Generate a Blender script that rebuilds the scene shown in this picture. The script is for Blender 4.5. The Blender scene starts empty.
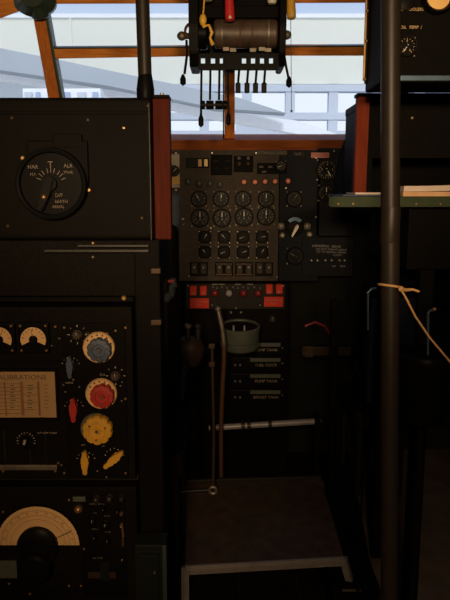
import bpy, bmesh, math, random
from mathutils import Vector, Matrix
random.seed(7)
PI = math.pi
C = bpy.context.scene.collection

# ------------------------------------------------------------------ camera
F = 650.0; EYE = 1.35; TH = math.atan(110/F)
cam_d = bpy.data.cameras.new('camera'); cam = bpy.data.objects.new('camera', cam_d); C.objects.link(cam)
cam.location = (0, 0, EYE); cam.rotation_euler = (PI/2-TH, 0, 0)
cam_d.sensor_fit = 'VERTICAL'; cam_d.sensor_height = 24; cam_d.lens = F/600*24
cam_d.clip_start = .05; cam_d.clip_end = 400
bpy.context.scene.camera = cam

def ray(px, py):
    u = (px-225)/F; v = (300-py)/F
    return Vector((u, math.cos(TH)+v*math.sin(TH), v*math.cos(TH)-math.sin(TH)))
def at(px, py, Y, rake=0, z0=0):
    """the place on the plane y = Y - rake*(z-z0) that shows at a pixel"""
    d = ray(px, py)
    t = (Y - rake*(EYE-z0))/(d.y + rake*d.z)
    return Vector((0, 0, EYE)) + d*t
def sc(Y): return Y/F

# --------------------------------------------------------------- materials
MATS = {}
def mat(name, col, rough=.6, metal=0, var=.12, scale=30, bump=.05, spec=.5, emis=None, es=0):
    m = bpy.data.materials.new(name); m.use_nodes = True
    nt = m.node_tree; b = nt.nodes['Principled BSDF']
    b.inputs['Roughness'].default_value = rough; b.inputs['Metallic'].default_value = metal
    b.inputs['Specular IOR Level'].default_value = spec
    tc = nt.nodes.new('ShaderNodeTexCoord'); no = nt.nodes.new('ShaderNodeTexNoise')
    no.inputs['Scale'].default_value = scale; no.inputs['Detail'].default_value = 5
    nt.links.new(tc.outputs['Object'], no.inputs['Vector'])
    r = nt.nodes.new('ShaderNodeValToRGB')
    r.color_ramp.elements[0].position = .3; r.color_ramp.elements[1].position = .7
    r.color_ramp.elements[0].color = [c*(1-var) for c in col]+[1]
    r.color_ramp.elements[1].color = [min(1, c*(1+var)) for c in col]+[1]
    nt.links.new(no.outputs['Fac'], r.inputs['Fac']); nt.links.new(r.outputs['Color'], b.inputs['Base Color'])
    if bump:
        bp = nt.nodes.new('ShaderNodeBump'); bp.inputs['Strength'].default_value = bump; bp.inputs['Distance'].default_value = .002
        nt.links.new(no.outputs['Fac'], bp.inputs['Height']); nt.links.new(bp.outputs['Normal'], b.inputs['Normal'])
    if emis:
        b.inputs['Emission Color'].default_value = (*emis, 1); b.inputs['Emission Strength'].default_value = es
    MATS[name] = m; return m
def wood(name, c1, c2, rough=.45, axis=0):
    m = mat(name, c1, rough, spec=.05)
    nt = m.node_tree; b = nt.nodes['Principled BSDF']
    tc = nt.nodes.new('ShaderNodeTexCoord'); mp = nt.nodes.new('ShaderNodeMapping')
    s = [40, 40, 40]; s[axis] = 3; mp.inputs['Scale'].default_value = s
    no = nt.nodes.new('ShaderNodeTexNoise'); no.inputs['Scale'].default_value = 2.2; no.inputs['Detail'].default_value = 6
    no.inputs['Distortion'].default_value = .6
    r = nt.nodes.new('ShaderNodeValToRGB'); r.color_ramp.elements[0].position = .32; r.color_ramp.elements[1].position = .68
    r.color_ramp.elements[0].color = (*c1, 1); r.color_ramp.elements[1].color = (*c2, 1)
    nt.links.new(tc.outputs['Object'], mp.inputs['Vector']); nt.links.new(mp.outputs['Vector'], no.inputs['Vector'])
    nt.links.new(no.outputs['Fac'], r.inputs['Fac']); nt.links.new(r.outputs['Color'], b.inputs['Base Color'])
    return m
mat('black_paint', (.0045, .0035, .0028), .6, spec=.05)
mat('dull_brass', (.06, .038, .022), .5, .2, spec=.15)
mat('edge_metal', (.26, .22, .18), .45, .25)
mat('black_crackle', (.0058, .0044, .0033), .65, scale=160, bump=.35, var=.3, spec=.06)
mat('black_gloss', (.0045, .0042, .004), .4, bump=0, spec=.05)
mat('bakelite', (.0055, .005, .0045), .4, bump=0, spec=.07)
mat('panel_grey', (.056, .042, .032), .65, scale=60, var=.2, spec=.15)
mat('panel_navy', (.009, .0095, .012), .6, spec=.1)
mat('dark_metal', (.035, .033, .03), .45, .5, spec=.2)
mat('pole_paint', (.020, .014, .010), .42, 0, scale=60, spec=.22)
mat('bare_metal', (.30, .27, .23), .4, .75, var=.25)
mat('worn_metal', (.20, .17, .13), .5, .6, var=.4, scale=18)
mat('brass', (.36, .20, .08), .4, .7)
mat('copper_paint', (.10, .045, .025), .5, spec=.2)
mat('white_paint', (.62, .57, .48), .5)
mat('grey_mark', (.14, .12, .10), .6)
mat('dial_mark', (.30, .24, .18), .6)
mat('cream_dial', (.66, .40, .17), .5, scale=20, var=.08)
mat('amber_dial', (.85, .50, .16), .5, scale=20)
mat('paper_old', (.38, .225, .10), .8, scale=12, var=.12)
mat('paper_white', (.80, .62, .52), .8, scale=12, var=.08)
mat('paper_tan', (.80, .46, .24), .8)
mat('paper_blue', (.07, .08, .14), .7)
mat('ink', (.09, .06, .035), .8)
mat('ink_red', (.24, .10, .045), .8)
mat('knob_blue', (.055, .075, .115), .45)
mat('knob_red', (.38, .028, .022), .42)
mat('knob_yellow', (.58, .30, .03), .42)
mat('lever_red', (.60, .03, .03), .3)
mat('lever_yellow', (.80, .45, .05), .35)
mat('lamp_red', (.55, .10, .06), .3)
mat('lamp_pink', (.92, .30, .20), .35)
mat('placard_red', (.68, .05, .028), .5, spec=.1)
mat('placard_pink', (.50, .22, .19), .6, spec=.1)
mat('placard_yellow', (.55, .28, .03), .5)
mat('lens_red', (.20, .016, .018), .25)
mat('lens_grey', (.28, .26, .26), .3)
mat('green_paint', (.040, .056, .024), .55, spec=.2)
mat('green_dark', (.0055, .0078, .005), .65, spec=.15)
mat('green_metal', (.04, .06, .045), .4, .3)
mat('navy_cloth', (.016, .022, .042), .85, scale=90, bump=.3)
mat('grey_cloth', (.05, .06, .075), .8, scale=90, bump=.3)
mat('bezel', (.017, .014, .011), .6, spec=.15)
mat('gloss_ring', (.006, .006, .006), .18, bump=0, spec=.6)
mat('faint_mark', (.17, .12, .08), .7)
mat('seat_leather', (.014, .010, .008), .7, bump=.2, spec=.15)
mat('brown_leather', (.030, .016, .010), .55, bump=.2, spec=.25)
mat('tarnish_drum', (.085, .055, .038), .5, .2, var=.4, scale=25)
mat('drum_grey', (.085, .095, .075), .5, .1)
mat('string', (.55, .30, .11), .8, scale=200, bump=.3)
mat('shell_green', (.012, .013, .010), .8, spec=.1)
mat('floor_dark', (.008, .0065, .005), .8, scale=12, spec=.1)
mat('floor_ply', (.12, .088, .062), .75, scale=9, var=.25, spec=.1)
mat('step_tread', (.060, .040, .026), .7, scale=20, var=.3, spec=.15)
mat('blue_steel', (.10, .16, .22), .35, .6)
wood('wood_orange', (.58, .17, .03), (.78, .29, .06), .4)
wood('wood_post', (.46, .12, .024), (.62, .20, .04), .45, 2)
wood('wood_sill', (.20, .05, .014), (.30, .085, .022), .45)
wood('wood_red', (.17, .026, .011), (.24, .042, .017), .6, 2)
wood('wood_mahogany', (.048, .007, .003), (.078, .012, .005), .6, 2)
mat('hangar_cream', (.82, .81, .70), .8, scale=.4, var=.03, bump=0)
mat('hangar_grey', (.42, .46, .50), .7, scale=.6, var=.06, bump=0)
mat('hangar_white', (.92, .93, .95), .7, scale=.6, var=.03, bump=0)
mat('hangar_blue', (.42, .50, .66), .7, scale=.6, var=.05, bump=0)
mat('hangar_lilac', (.60, .64, .71), .7, scale=.6, var=.05, bump=0)
mat('concrete', (.35, .34, .32), .85, scale=.5)
def glass_mat(name, tint=(1, 1, 1), refl=.07):
    m = bpy.data.materials.new(name); m.use_nodes = True; nt = m.node_tree
    for n in list(nt.nodes):
        if n.type != 'OUTPUT_MATERIAL': nt.nodes.remove(n)
    out = [n for n in nt.nodes if n.type == 'OUTPUT_MATERIAL'][0]
    t = nt.nodes.new('ShaderNodeBsdfTransparent'); t.inputs[0].default_value = (*tint, 1)
    g = nt.nodes.new('ShaderNodeBsdfGlossy'); g.inputs['Roughness'].default_value = .05
    lw = nt.nodes.new('ShaderNodeFresnel'); lw.inputs[0].default_value = 1.35
    mx = nt.nodes.new('ShaderNodeMixShader')
    nt.links.new(lw.outputs[0], mx.inputs[0]); nt.links.new(t.outputs[0], mx.inputs[1]); nt.links.new(g.outputs[0], mx.inputs[2])
    nt.links.new(mx.outputs[0], out.inputs[0]); MATS[name] = m
glass_mat('window_glass', (.97, .985, .98)); glass_mat('dial_glass')

# ----------------------------------------------------------------- builder
TXT = {}
def text_mesh(s):
    if s not in TXT:
        cu = bpy.data.curves.new('t', 'FONT'); cu.body = s; cu.size = 1; cu.extrude = .02
        cu.align_x = 'CENTER'; cu.align_y = 'CENTER'; cu.resolution_u = 2
        o = bpy.data.objects.new('t', cu)
        TXT[s] = bpy.data.meshes.new_from_object(o); bpy.data.objects.remove(o)
    return TXT[s]
def FR(p, rot=0, out=0):
    """frame on a surface that faces the cabin's rear: x right, y up, z towards the rear"""
    M = Matrix(((1, 0, 0, p[0]), (0, 0, -1, p[1]-out), (0, 1, 0, p[2]), (0, 0, 0, 1)))
    return M @ Matrix.Rotation(rot, 4, 'Z')
def UP(p, rx=0, ry=0, rz=0):
    return Matrix.Translation(Vector(p)) @ Matrix.Rotation(rz, 4, 'Z') @ Matrix.Rotation(ry, 4, 'Y') @ Matrix.Rotation(rx, 4, 'X')
def AX(p0, p1):
    p0 = Vector(p0); d = Vector(p1)-p0
    return Matrix.Translation(p0) @ d.to_track_quat('Z', 'Y').to_matrix().to_4x4(), d.length
class MB:
    def __init__(s): s.bm = bmesh.new(); s.mats = []
    def mi(s, m):
        if m not in s.mats: s.mats.append(m)
        return s.mats.index(m)
    def add(s, t, m, M=None, smooth=False):
        i = s.mi(m)
        for f in t.faces: f.material_index = i; f.smooth = smooth
        if M is not None: t.transform(M)
        bmesh.ops.recalc_face_normals(t, faces=t.faces)
        for e in t.edges:
            if len(e.link_faces) == 2 and e.calc_face_angle() > .7: e.smooth = False
        me = bpy.data.meshes.new('tmp'); t.to_mesh(me); t.free(); s.bm.from_mesh(me); bpy.data.meshes.remove(me)
        return s
    def box(s, size, m, M, bev=0, seg=2):
        t = bmesh.new(); bmesh.ops.create_cube(t, size=1)
        bmesh.ops.scale(t, vec=Vector(size), verts=t.verts)
        if bev: bmesh.ops.bevel(t, geom=list(t.edges), offset=bev, segments=seg, affect='EDGES', profile=.6)
        return s.add(t, m, M)
    def bar(s, a, b, w, h, m, bev=0):
        a = Vector(a); b = Vector(b); M, L = AX(a, b)
        return s.box((w, h, L), m, M @ Matrix.Translation((0, 0, L/2)), bev)
    def aabb(s, x0, x1, y0, y1, z0, z1, m, bev=0, seg=2):
        return s.box((x1-x0, y1-y0, z1-z0), m, Matrix.Translation(((x0+x1)/2, (y0+y1)/2, (z0+z1)/2)), bev, seg)
    def lathe(s, prof, m, M, n=32, smooth=True, sx=1, sy=1):
        t = bmesh.new(); rings = []
        for r, h in prof:
            if r < 1e-6: rings.append([t.verts.new((0, 0, h))])
            else: rings.append([t.verts.new((r*sx*math.cos(2*PI*k/n), r*sy*math.sin(2*PI*k/n), h)) for k in range(n)])
        for A, B in zip(rings, rings[1:]):
            for k in range(n):
                k2 = (k+1) % n
                if len(A) == 1 and len(B) == 1: continue
                if len(A) == 1: t.faces.new((A[0], B[k], B[k2]))
                elif len(B) == 1: t.faces.new((A[k], A[k2], B[0]))
                else: t.faces.new((A[k], A[k2], B[k2], B[k]))
        i = s.mi(m)
        s.add(t, m, M, smooth); return s
    def cyl(s, p0, p1, r, m, r2=None, n=20, smooth=True):
        M, L = AX(p0, p1); r2 = r if r2 is None else r2
        b = min(r, L)*.12
        return s.lathe([(0, 0), (r-b, 0), (r, b), (r2, L-b), (r2-b, L), (0, L)], m, M, n, smooth)
    def sph(s, p, r, m, sz=(1, 1, 1), n=16):
        t = bmesh.new(); bmesh.ops.create_uvsphere(t, u_segments=n, v_segments=n//2, radius=r)
        bmesh.ops.scale(t, vec=Vector(sz), verts=t.verts)
        return s.add(t, m, Matrix.Translation(Vector(p)), True)
    def tube(s, pts, r, m, n=10):
        pts = [Vector(p) for p in pts]; t = bmesh.new(); rings = []; up = Vector((.31, .17, .93))
        for i, p in enumerate(pts):
            d = (pts[min(i+1, len(pts)-1)]-pts[max(i-1, 0)]).normalized()
            a = d.cross(up).normalized(); b = d.cross(a); rr = r[i] if isinstance(r, (list, tuple)) else r
            rings.append([t.verts.new(p+a*rr*math.cos(2*PI*k/n)+b*rr*math.sin(2*PI*k/n)) for k in range(n)])
        for A, B in zip(rings, rings[1:]):
            for k in range(n): t.faces.new((A[k], A[(k+1) % n], B[(k+1) % n], B[k]))
        t.faces.new(rings[0]); t.faces.new(rings[-1])
        return s.add(t, m, None, True)
    def prism(s, poly, depth, m, M, bev=0):
        """outline in x,y extruded along z"""
        t = bmesh.new(); a = [t.verts.new((x, y, 0)) for x, y in poly]; b = [t.verts.new((x, y, depth)) for x, y in poly]
        t.faces.new(a); t.faces.new(b)
        for k in range(len(a)): t.faces.new((a[k], a[(k+1) % len(a)], b[(k+1) % len(a)], b[k]))
        if bev: bmesh.ops.bevel(t, geom=list(t.edges), offset=bev, segments=2, affect='EDGES')
        return s.add(t, m, M)
    def ring(s, r0, r1, h0, h1, m, M, n=40):
        return s.lathe([(r0, h0), (r0, h1), ((r0+r1)/2, h1+(r1-r0)*.25), (r1, h1), (r1, h0), (r0, h0)], m, M, n)
    def sector(s, r0, r1, a0, a1, h0, h1, m, M, n=32):
        poly = [(r1*math.cos(a0+(a1-a0)*k/n), r1*math.sin(a0+(a1-a0)*k/n)) for k in range(n+1)]
        poly += [(r0*math.cos(a1+(a0-a1)*k/n), r0*math.sin(a1+(a0-a1)*k/n)) for k in range(n+1)]
        return s.prism(poly, h1-h0, m, M @ Matrix.Translation((0, 0, h0)))
    def text(s, st, size, m, M, sx=1):
        t = bmesh.new(); t.from_mesh(text_mesh(st)); bmesh.ops.scale(t, vec=Vector((size*sx, size, size)), verts=t.verts)
        i = s.mi(m)
        for f in t.faces: f.material_index = i
        t.transform(M); me = bpy.data.meshes.new('tmp'); t.to_mesh(me); t.free(); s.bm.from_mesh(me); bpy.data.meshes.remove(me); return s
    def build(s, name, parent=None, label=None, cat=None, group=None, kind=None):
        vs = [v.co for v in s.bm.verts]
        lo = Vector([min(v[i] for v in vs) for i in range(3)]); hi = Vector([max(v[i] for v in vs) for i in range(3)])
        o0 = (lo+hi)/2
        if parent is None: o0.z = lo.z
        bmesh.ops.translate(s.bm, vec=-o0, verts=s.bm.verts)
        me = bpy.data.meshes.new(name); s.bm.to_mesh(me); s.bm.free()
        for m in s.mats: me.materials.append(MATS[m])
        o = bpy.data.objects.new(name, me); C.objects.link(o)
        o['_w'] = list(o0)
        if parent is not None:
            o.parent = parent; o.location = o0-Vector(parent['_w'])
        else: o.location = o0
        if label: o['label'] = label
        if cat: o['category'] = cat
        if group: o['group'] = group
        if kind: o['kind'] = kind
        return o
def thing(name, label, cat, loc, group=None, kind=None):
    o = bpy.data.objects.new(name, None); C.objects.link(o); o.location = loc; o['_w'] = list(loc)
    o.empty_display_size = .05
    if kind: o['kind'] = kind
    else: o['label'] = label; o['category'] = cat
    if group: o['group'] = group
    return o

# ----------------------------------------------------------- instruments
def screw(mb, p, r, m='bare_metal', out=0):
    mb.lathe([(0, -.001), (r, -.001), (r, r*.4), (r*.6, r*.8), (0, r*.8)], m, FR(p, 0, out), 10)
def ticks(mb, M, r, n, a0, a1, h, m, L=.16, w=.05):
    for k in range(n):
        a = a0+(a1-a0)*k/max(1, n-1); l = L*r*(1.4 if k % 2 == 0 else .8)
        mb.box((l, w*r, .0006), m, M @ Matrix.Rotation(a, 4, 'Z') @ Matrix.Translation((r-l/2, 0, h)))
def gauge(par, px, py, rp, Y, ang=90, m='dial_mark', n=13, a=(-50, 230), square=False, dim=False, fig=None, name='gauge'):
    p = at(px, py, Y); r = rp*sc(Y); M = FR(p); b = MB()
    if square: b.box((2.15*r, 2.15*r, .010), 'black_gloss', M @ Matrix.Translation((0, 0, .005)), .002)
    b.lathe([(0, 0), (r, 0), (r, .014), (r*.93, .017), (r*.86, .016), (r*.84, .0082)], 'bezel' if not dim else 'panel_navy', M, 36)
    b.lathe([(0, 0), (r*.85, 0), (r*.85, .008), (0, .008)], 'bakelite', M, 36)
    ticks(b, M, r*.78, n, math.radians(a[0]), math.radians(a[1]), .0085, m)
    if fig:
        for k, t in enumerate(fig):
            aa = math.radians(a[1]+(a[0]-a[1])*k/max(1, len(fig)-1))
            b.text(t, r*.3, m, M @ Matrix.Translation((r*.48*math.cos(aa), r*.48*math.sin(aa), .0085)))
    if square:
        for sx in (-1, 1):
            for sy in (-1, 1): screw(b, p+Vector((sx*r*.95, 0, sy*r*.95)), r*.12, 'bare_metal', .010)
    else:
        for sx, sy in ((-1, -1), (1, -1), (-1, 1), (1, 1)): screw(b, p+Vector((sx*r*.86, 0, sy*r*.86)), r*.10, 'worn_metal')
    g = b.build(name, par)
    q = MB(); A = math.radians(ang)
    q.prism([(-.18*r, -.05*r), (.5*r, -.045*r), (.7*r, 0), (.5*r, .045*r), (-.18*r, .05*r)], .0012, 'white_paint' if not dim else 'grey_mark', M @ Matrix.Rotation(A, 4, 'Z') @ Matrix.Translation((0, 0, .0105)))
    q.lathe([(0, .008), (.1*r, .008), (.1*r, .0125), (0, .0125)], 'bakelite', M, 14)
    q.build('needle', g)
    return g
def knob(par, px, py, rp, Y, m='bakelite', h=.018, out=0, name='knob', flutes=8, line=True):
    p = at(px, py, Y); r = rp*sc(Y); b = MB(); M = FR(p, 0, out)
    b.lathe([(0, 0), (r, 0), (r, h*.25), (r*.75, h*.4), (r*.72, h), (r*.55, h*1.1), (0, h*1.1)], m, M, 24)
    for k in range(flutes):
        a = 2*PI*k/flutes; b.lathe([(0, 0), (r*.17, 0), (r*.17, h), (0, h*1.02)], m, M @ Matrix.Translation((r*.74*math.cos(a), r*.74*math.sin(a), 0)), 8)
    if line: b.box((r*.12, r*.6, .001), 'dial_mark', M @ Matrix.Translation((0, r*.4, h*1.1)))
    return b.build(name, par)
def plate(mb, x0, y0, x1, y1, Y, th, m, bev=.002, out=0):
    a = at(x0, y0, Y); b = at(x1, y1, Y); 
    mb.aabb(min(a.x, b.x), max(a.x, b.x), Y-out-th, Y-out, min(a.z, b.z), max(a.z, b.z), m, bev)
def label_text(mb, st, px, py, Y, hpx, m='dial_mark', out=0, sx=1, rot=0):
    mb.text(st, hpx*sc(Y)*1.35, m, FR(at(px, py, Y), rot, out+.0003), sx)

# ================================================================ SETTING
RK = .32; Z0 = 1.55; YW = 3.16
zs0 = at(225, 140, YW, RK, Z0).z
W = 1.25; ZC = 2.27
def struct(name, mb): return mb.build(name, kind='structure')
b = MB(); b.aabb(-W, W, -1.2, 3.9, -.06, 0, 'floor_dark')
for k in range(12):
    x = -1.15+k*.2; b.aabb(x-.004, x+.004, -1.2, 3.9, 0, .003, 'dark_metal')
struct('floor', b)
b = MB(); b.aabb(-W-.05, W+.05, -1.2, 3.02, ZC, ZC+.05, 'shell_green'); struct('ceiling', b)
for nm, x0, x1 in (('wall_left', -W-.05, -W), ('wall_right', W, W+.05)):
    b = MB(); b.aabb(x0, x1, -1.2, 2.93, 0, ZC, 'shell_green'); b.aabb(x0, x1, 2.93, 3.28, 0, zs0, 'shell_green')
    xi = x1 if nm == 'wall_left' else x0; s = 1 if nm == 'wall_left' else -1
    for k in range(8): b.aabb(min(xi, xi+s*.03), max(xi, xi+s*.03), -1+k*.6, -.97+k*.6, 0, ZC, 'shell_green')
    struct(nm, b)
b = MB(); b.aabb(-W, W, -1.25, -1.2, 0, ZC, 'shell_green'); struct('wall_rear', b)
def ws(px, py, off=0): return at(px, py, YW+off, RK, Z0)
zs = ws(225, 136).z
b = MB(); b.aabb(-W, W, 3.22, 3.28, 0, zs-.02, 'shell_green'); struct('wall_front', b)

# windscreen: sill, posts, rails, arch and panes
win = thing('window_1', '', '', ws(225, 137), kind='structure')
def member(pts, w, d, m, name):
    b = MB()
    for p, q in zip(pts, pts[1:]):
        p = Vector(p); q = Vector(q); dr = (q-p).normalized()
        nrm = Vector((0, 1, RK)).normalized(); sd = dr.cross(nrm).normalized()
        M = Matrix.Identity(4)
        for i in range(3): M[i][0] = sd[i]; M[i][1] = nrm[i]; M[i][2] = dr[i]
        M = Matrix.Translation((p+q)/2) @ M
        b.box((w, d, (q-p).length+(.006 if len(pts) > 2 else 0)), m, M, .004)
    return b.build(name, win)
k = sc(3.1)
member([(-W, ws(0, 143).y, ws(0, 143).z), (W, ws(0, 143).y, ws(0, 143).z)], 12*k, .12, 'wood_sill', 'sill')
member([ws(229.5, 140), ws(229.5, 2)], 10*k, .055, 'wood_post', 'centre_post')
member([ws(223.5, 140, -.02), ws(223.5, 2, -.02)], .006, .02, 'black_paint', 'glazing_strip')
member([ws(63, 140), ws(38, 2)], 11*k, .055, 'wood_post', 'side_post')
member([ws(70, 140), ws(46, 4)], 3*k, .06, 'green_metal', 'glazing_strip')
member([ws(54, 53), ws(226, 50)], 9*k, .05, 'wood_orange', 'rail')
member([ws(233, 50), ws(400, 50)], 9*k, .05, 'wood_orange', 'rail')
member([ws(54, 47.5), ws(400, 45.3)], 1.6*k, .055, 'green_metal', 'glazing_strip')
member([ws(45, -2.5), ws(470, -4)], 10*k, .06, 'wood_orange', 'header')
member([ws(-120, 60), ws(-60, 30), ws(-25, 18), ws(0, 7), ws(22, -1), ws(50, -4)], 17*k, .06, 'wood_orange', 'header')
member([ws(392, 140), ws(418, 2)], 11*k, .055, 'wood_post', 'side_post')
b = MB(); p = ws(37, 4, -.03)
b.lathe([(0, 0), (.075, 0), (.078, .03), (.05, .06), (.04, .075), (0, .075)], 'green_metal', FR(p), 20, True, 1.15, .75); 
b.cyl(ws(37, 2, -.07), ws(41, 17, -.05), .038, 'green_metal'); b.build('corner_casting', win)
def pane(poly, off=.0):
    b = MB(); t = bmesh.new(); nrm = Vector((0, 1, RK)).normalized()
    vs = [ws(x, y, .01) for x, y in poly]
    a = [t.verts.new(v) for v in vs]; c = [t.verts.new(v+nrm*.006) for v in vs]
    t.faces.new(a); t.faces.new(c)
    for i in range(len(a)): t.faces.new((a[i], a[(i+1) % len(a)], c[(i+1) % len(a)], c[i]))
    b.add(t, 'window_glass'); b.build('pane', win)
pane([(63, 140), (225, 140), (225, 53), (55, 56)]); pane([(55, 48), (225, 46), (225, 0), (44, 0)])
pane([(234, 140), (392, 140), (405, 53), (234, 53)]); pane([(234, 46), (410, 46), (417, 0), (234, 0)])
pane([(-40, 140), (58, 140), (33, 2), (0, 10), (-40, 25)])
pane([(396, 140), (490, 140), (490, -2), (422, 0)])

# ------------------------------------------------------------- outside
HY = 16.0
b = MB(); b.aabb(-60, 60, 4.6, 60, -3.2, -3.1, 'concrete'); struct('ground', b)
def hz(py, Y=HY): return at(225, py, Y).z
def hx(px, py, Y=HY): return at(px, py, Y).x
b = MB(); b.aabb(-26, 26, HY, HY+.3, hz(84), hz(16), 'hangar_cream')
b.aabb(-26, 26, HY-.04, HY, hz(18), hz(14), 'hangar_white')
for i in range(-6, 7): b.aabb(i*3.6-.03, i*3.6+.03, HY-.03, HY, hz(84), hz(16), 'hangar_cream')
b.aabb(-26, 26, HY, HY+.3, -3.1, hz(137), 'hangar_white')
b.build('wall_outer', kind='structure')
b = MB()                                             # glazed band of the hangar: frames with open sky behind the panes
b.aabb(-26, 26, HY-.1, HY+.2, hz(92), hz(85), 'hangar_lilac')
b.aabb(-26, 26, HY-.1, HY+.2, hz(120), hz(113), 'hangar_lilac')
b.aabb(-26, 26, HY-.1, HY+.2, hz(138), hz(131), 'hangar_lilac')
for q in range(-10, 14):
    x = hx(290, 100)+q*hx(268, 100); b.aabb(x-.11, x+.11, HY-.08, HY+.15, hz(137), hz(85), 'hangar_lilac')
b.build('window_2', kind='structure')
def slab(name, pts, Y, th, m, label, cat, group=None):
    b = MB(); vs = [at(x, y, Y) for x, y in pts]
    b.prism([(v.x, v.z) for v in vs], th, m, Matrix(((1, 0, 0, 0), (0, 0, -1, Y+th), (0, 1, 0, 0), (0, 0, 0, 1))))
    return b.build(name, None, label, cat, group)
slab('roof_girder', [(-160, 18), (-160, 42), (0, 70), (110, 86), (215, 108), (286, 113), (240, 98), (140, 77), (60, 60), (0, 48)], 12, .5, 'hangar_grey', 'long grey diagonal girder running across the hangar outside the windscreen', 'girder')
slab('roof_brace', [(-160, 46), (0, 71), (110, 87), (215, 110), (300, 121), (345, 137), (325, 139), (210, 118), (110, 96), (0, 80), (-160, 60)], 12.6, .3, 'hangar_white', 'white diagonal brace just below the grey girder in the hangar', 'brace')
slab('roof_brace', [(0, 82), (55, 84), (110, 100), (60, 104), (-60, 96)], 13.4, .3, 'hangar_grey', 'short pale grey brace low behind the left windscreen post', 'brace')
slab('roof_brace', [(236, 118), (262, 118), (330, 136), (236, 136)], 13.8, .3, 'hangar_lilac', 'pale bluish brace low outside the right windscreen', 'brace')
Y = 11.2; zr = at(60, 88, Y).z
rk = thing('storage_rack', 'pale blue and white panelled storage rack low outside the left windscreen', 'rack', (at(60, 95, Y).x, Y, -3.1))
b = MB(); b.aabb(at(22, 95, Y).x, at(100, 95, Y).x, Y+.05, Y+.4, -3.1, zr, 'hangar_white'); b.build('frame', rk)
for x0, x1, m in ((24, 32, 'hangar_lilac'), (35, 40, 'hangar_blue'), (47, 54, 'hangar_lilac'), (64, 70, 'hangar_blue'), (77, 86, 'hangar_lilac'), (92, 98, 'hangar_blue')):
    a = at(x0, 90, Y); c = at(x1, 101, Y); b = MB(); b.aabb(a.x, c.x, Y, Y+.049, c.z-.6, a.z-.03, m, .01); b.build('panel', rk)

# ======================================================= INSTRUMENT PANEL
IY = 2.90
ip = thing('instrument_panel', 'wide dark instrument panel with four columns of dials below the windscreen', 'instrument panel', (0, IY, at(225, 281, IY).z))
b = MB()
plate(b, 171, 150, 279, 281, IY, -.03, 'panel_grey'); plate(b, 279, 150, 318, 281, IY, -.03, 'panel_navy', .002)
plate(b, 318, 148, 352, 236, IY, -.03, 'panel_navy'); plate(b, 302, 237, 352, 276, IY, .012, 'panel_navy')
for x, y in ((176, 153), (212, 153), (256, 153), (300, 153), (334, 151), (349, 150), (184, 224), (189, 276), (277, 277), (183, 219), (211, 228), (286, 188), (316, 217), (316, 158), (176, 190)): screw(b, at(x, y, IY), .005)
b.build('panel_plate', ip)
def lamp(par, px, py, rp, Y, m, name='warning_lamp', out=0):
    b = MB(); r = rp*sc(Y); M = FR(at(px, py, Y), 0, out)
    b.lathe([(0, 0), (r*1.25, 0), (r*1.25, .005), (r, .008), (0, .008)], 'dark_metal', M, 20)
    b.lathe([(r, .006), (r*.9, .011), (r*.5, .015), (0, .017)], m, M, 20); return b.build(name, par)
# top row
b = MB(); plate(b, 186, 158, 209, 168, IY, .008, 'black_gloss'); b.build('switch_box', ip)
for x in (200, 206): 
    b = MB(); plate(b, x-1.8, 159.5, x+1.8, 166.5, IY, .006, 'lever_yellow' if x > 203 else 'cream_dial', .001, .008); b.build('indicator_flag', ip)
b = MB(); plate(b, 211, 155, 232, 175, IY, .022, 'black_paint')
for y in (161, 168):
    for x in (216, 227): label_text(b, '- - -', x, y, IY, 2, 'grey_mark', .022)
b.build('switch_box', ip)
b = MB(); plate(b, 234, 156, 253, 172, IY, .016, 'black_paint'); b.build('switch_box', ip)
for x, y in ((239, 164), (248, 164), (239, 158.5), (248, 158.5)): lamp(ip, x, y, 1.7, IY, 'copper_paint' if y > 160 else 'grey_mark', 'indicator_lamp', .016)
b = MB(); plate(b, 258, 150.5, 287, 155.5, IY, .003, 'panel_grey', .0005); label_text(b, 'STARBOARD', 272.5, 153, IY, 3, 'grey_mark', .003, 1.2); b.build('label_plate', ip)
b = MB(); plate(b, 257, 163, 287, 174, IY, .003, 'black_paint', .0005)
for x in (261, 270): label_text(b, 'ON', x, 167, IY, 2, 'dial_mark', .003)
label_text(b, 'OFF', 264, 172, IY, 2, 'dial_mark', .003); b.build('switch_box', ip)
gauge(ip, 281, 166, 5.2, IY, 200)
b = MB(); plate(b, 292, 151, 305, 157, IY, .004, 'bakelite'); label_text(b, 'FLAP', 298, 154, IY, 2, 'grey_mark', .004); b.build('label_plate', ip)
for x, y in ((188, 182), (199, 184), (210, 184), (220, 185)): knob(ip, x, y, 3.6, IY, 'dark_metal', .015)
for x, y in ((230, 178), (231, 186), (232, 181)): lamp(ip, x, y, 1, IY, 'grey_mark', 'indicator_lamp')
for x, y in ((244, 182), (255, 182), (265, 181.5), (275, 181.5), (288, 181)): lamp(ip, x, y, 2.5, IY, 'lamp_pink')
for (x, y), a in zip(((199, 199), (221, 199), (243, 199), (266, 199)), (120, 85, 90, 88)): gauge(ip, x, y, 8.2, IY, a, n=11)
for x, y in ((200, 218), (222, 218), (244, 217), (266, 216)):
    g = gauge(ip, x, y, 9.3, IY, 90, n=17, a=(-60, 240), fig=list('1234567'))
for r, y in ((0, 237), (1, 252)):
    for c_, x in enumerate((205, 224, 243, 262)): gauge(ip, x, y, 5.8, IY, (60, 130, 200, 20)[(c_+r) % 4], 'dial_mark' if r else 'cream_dial', 9, square=True)
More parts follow.
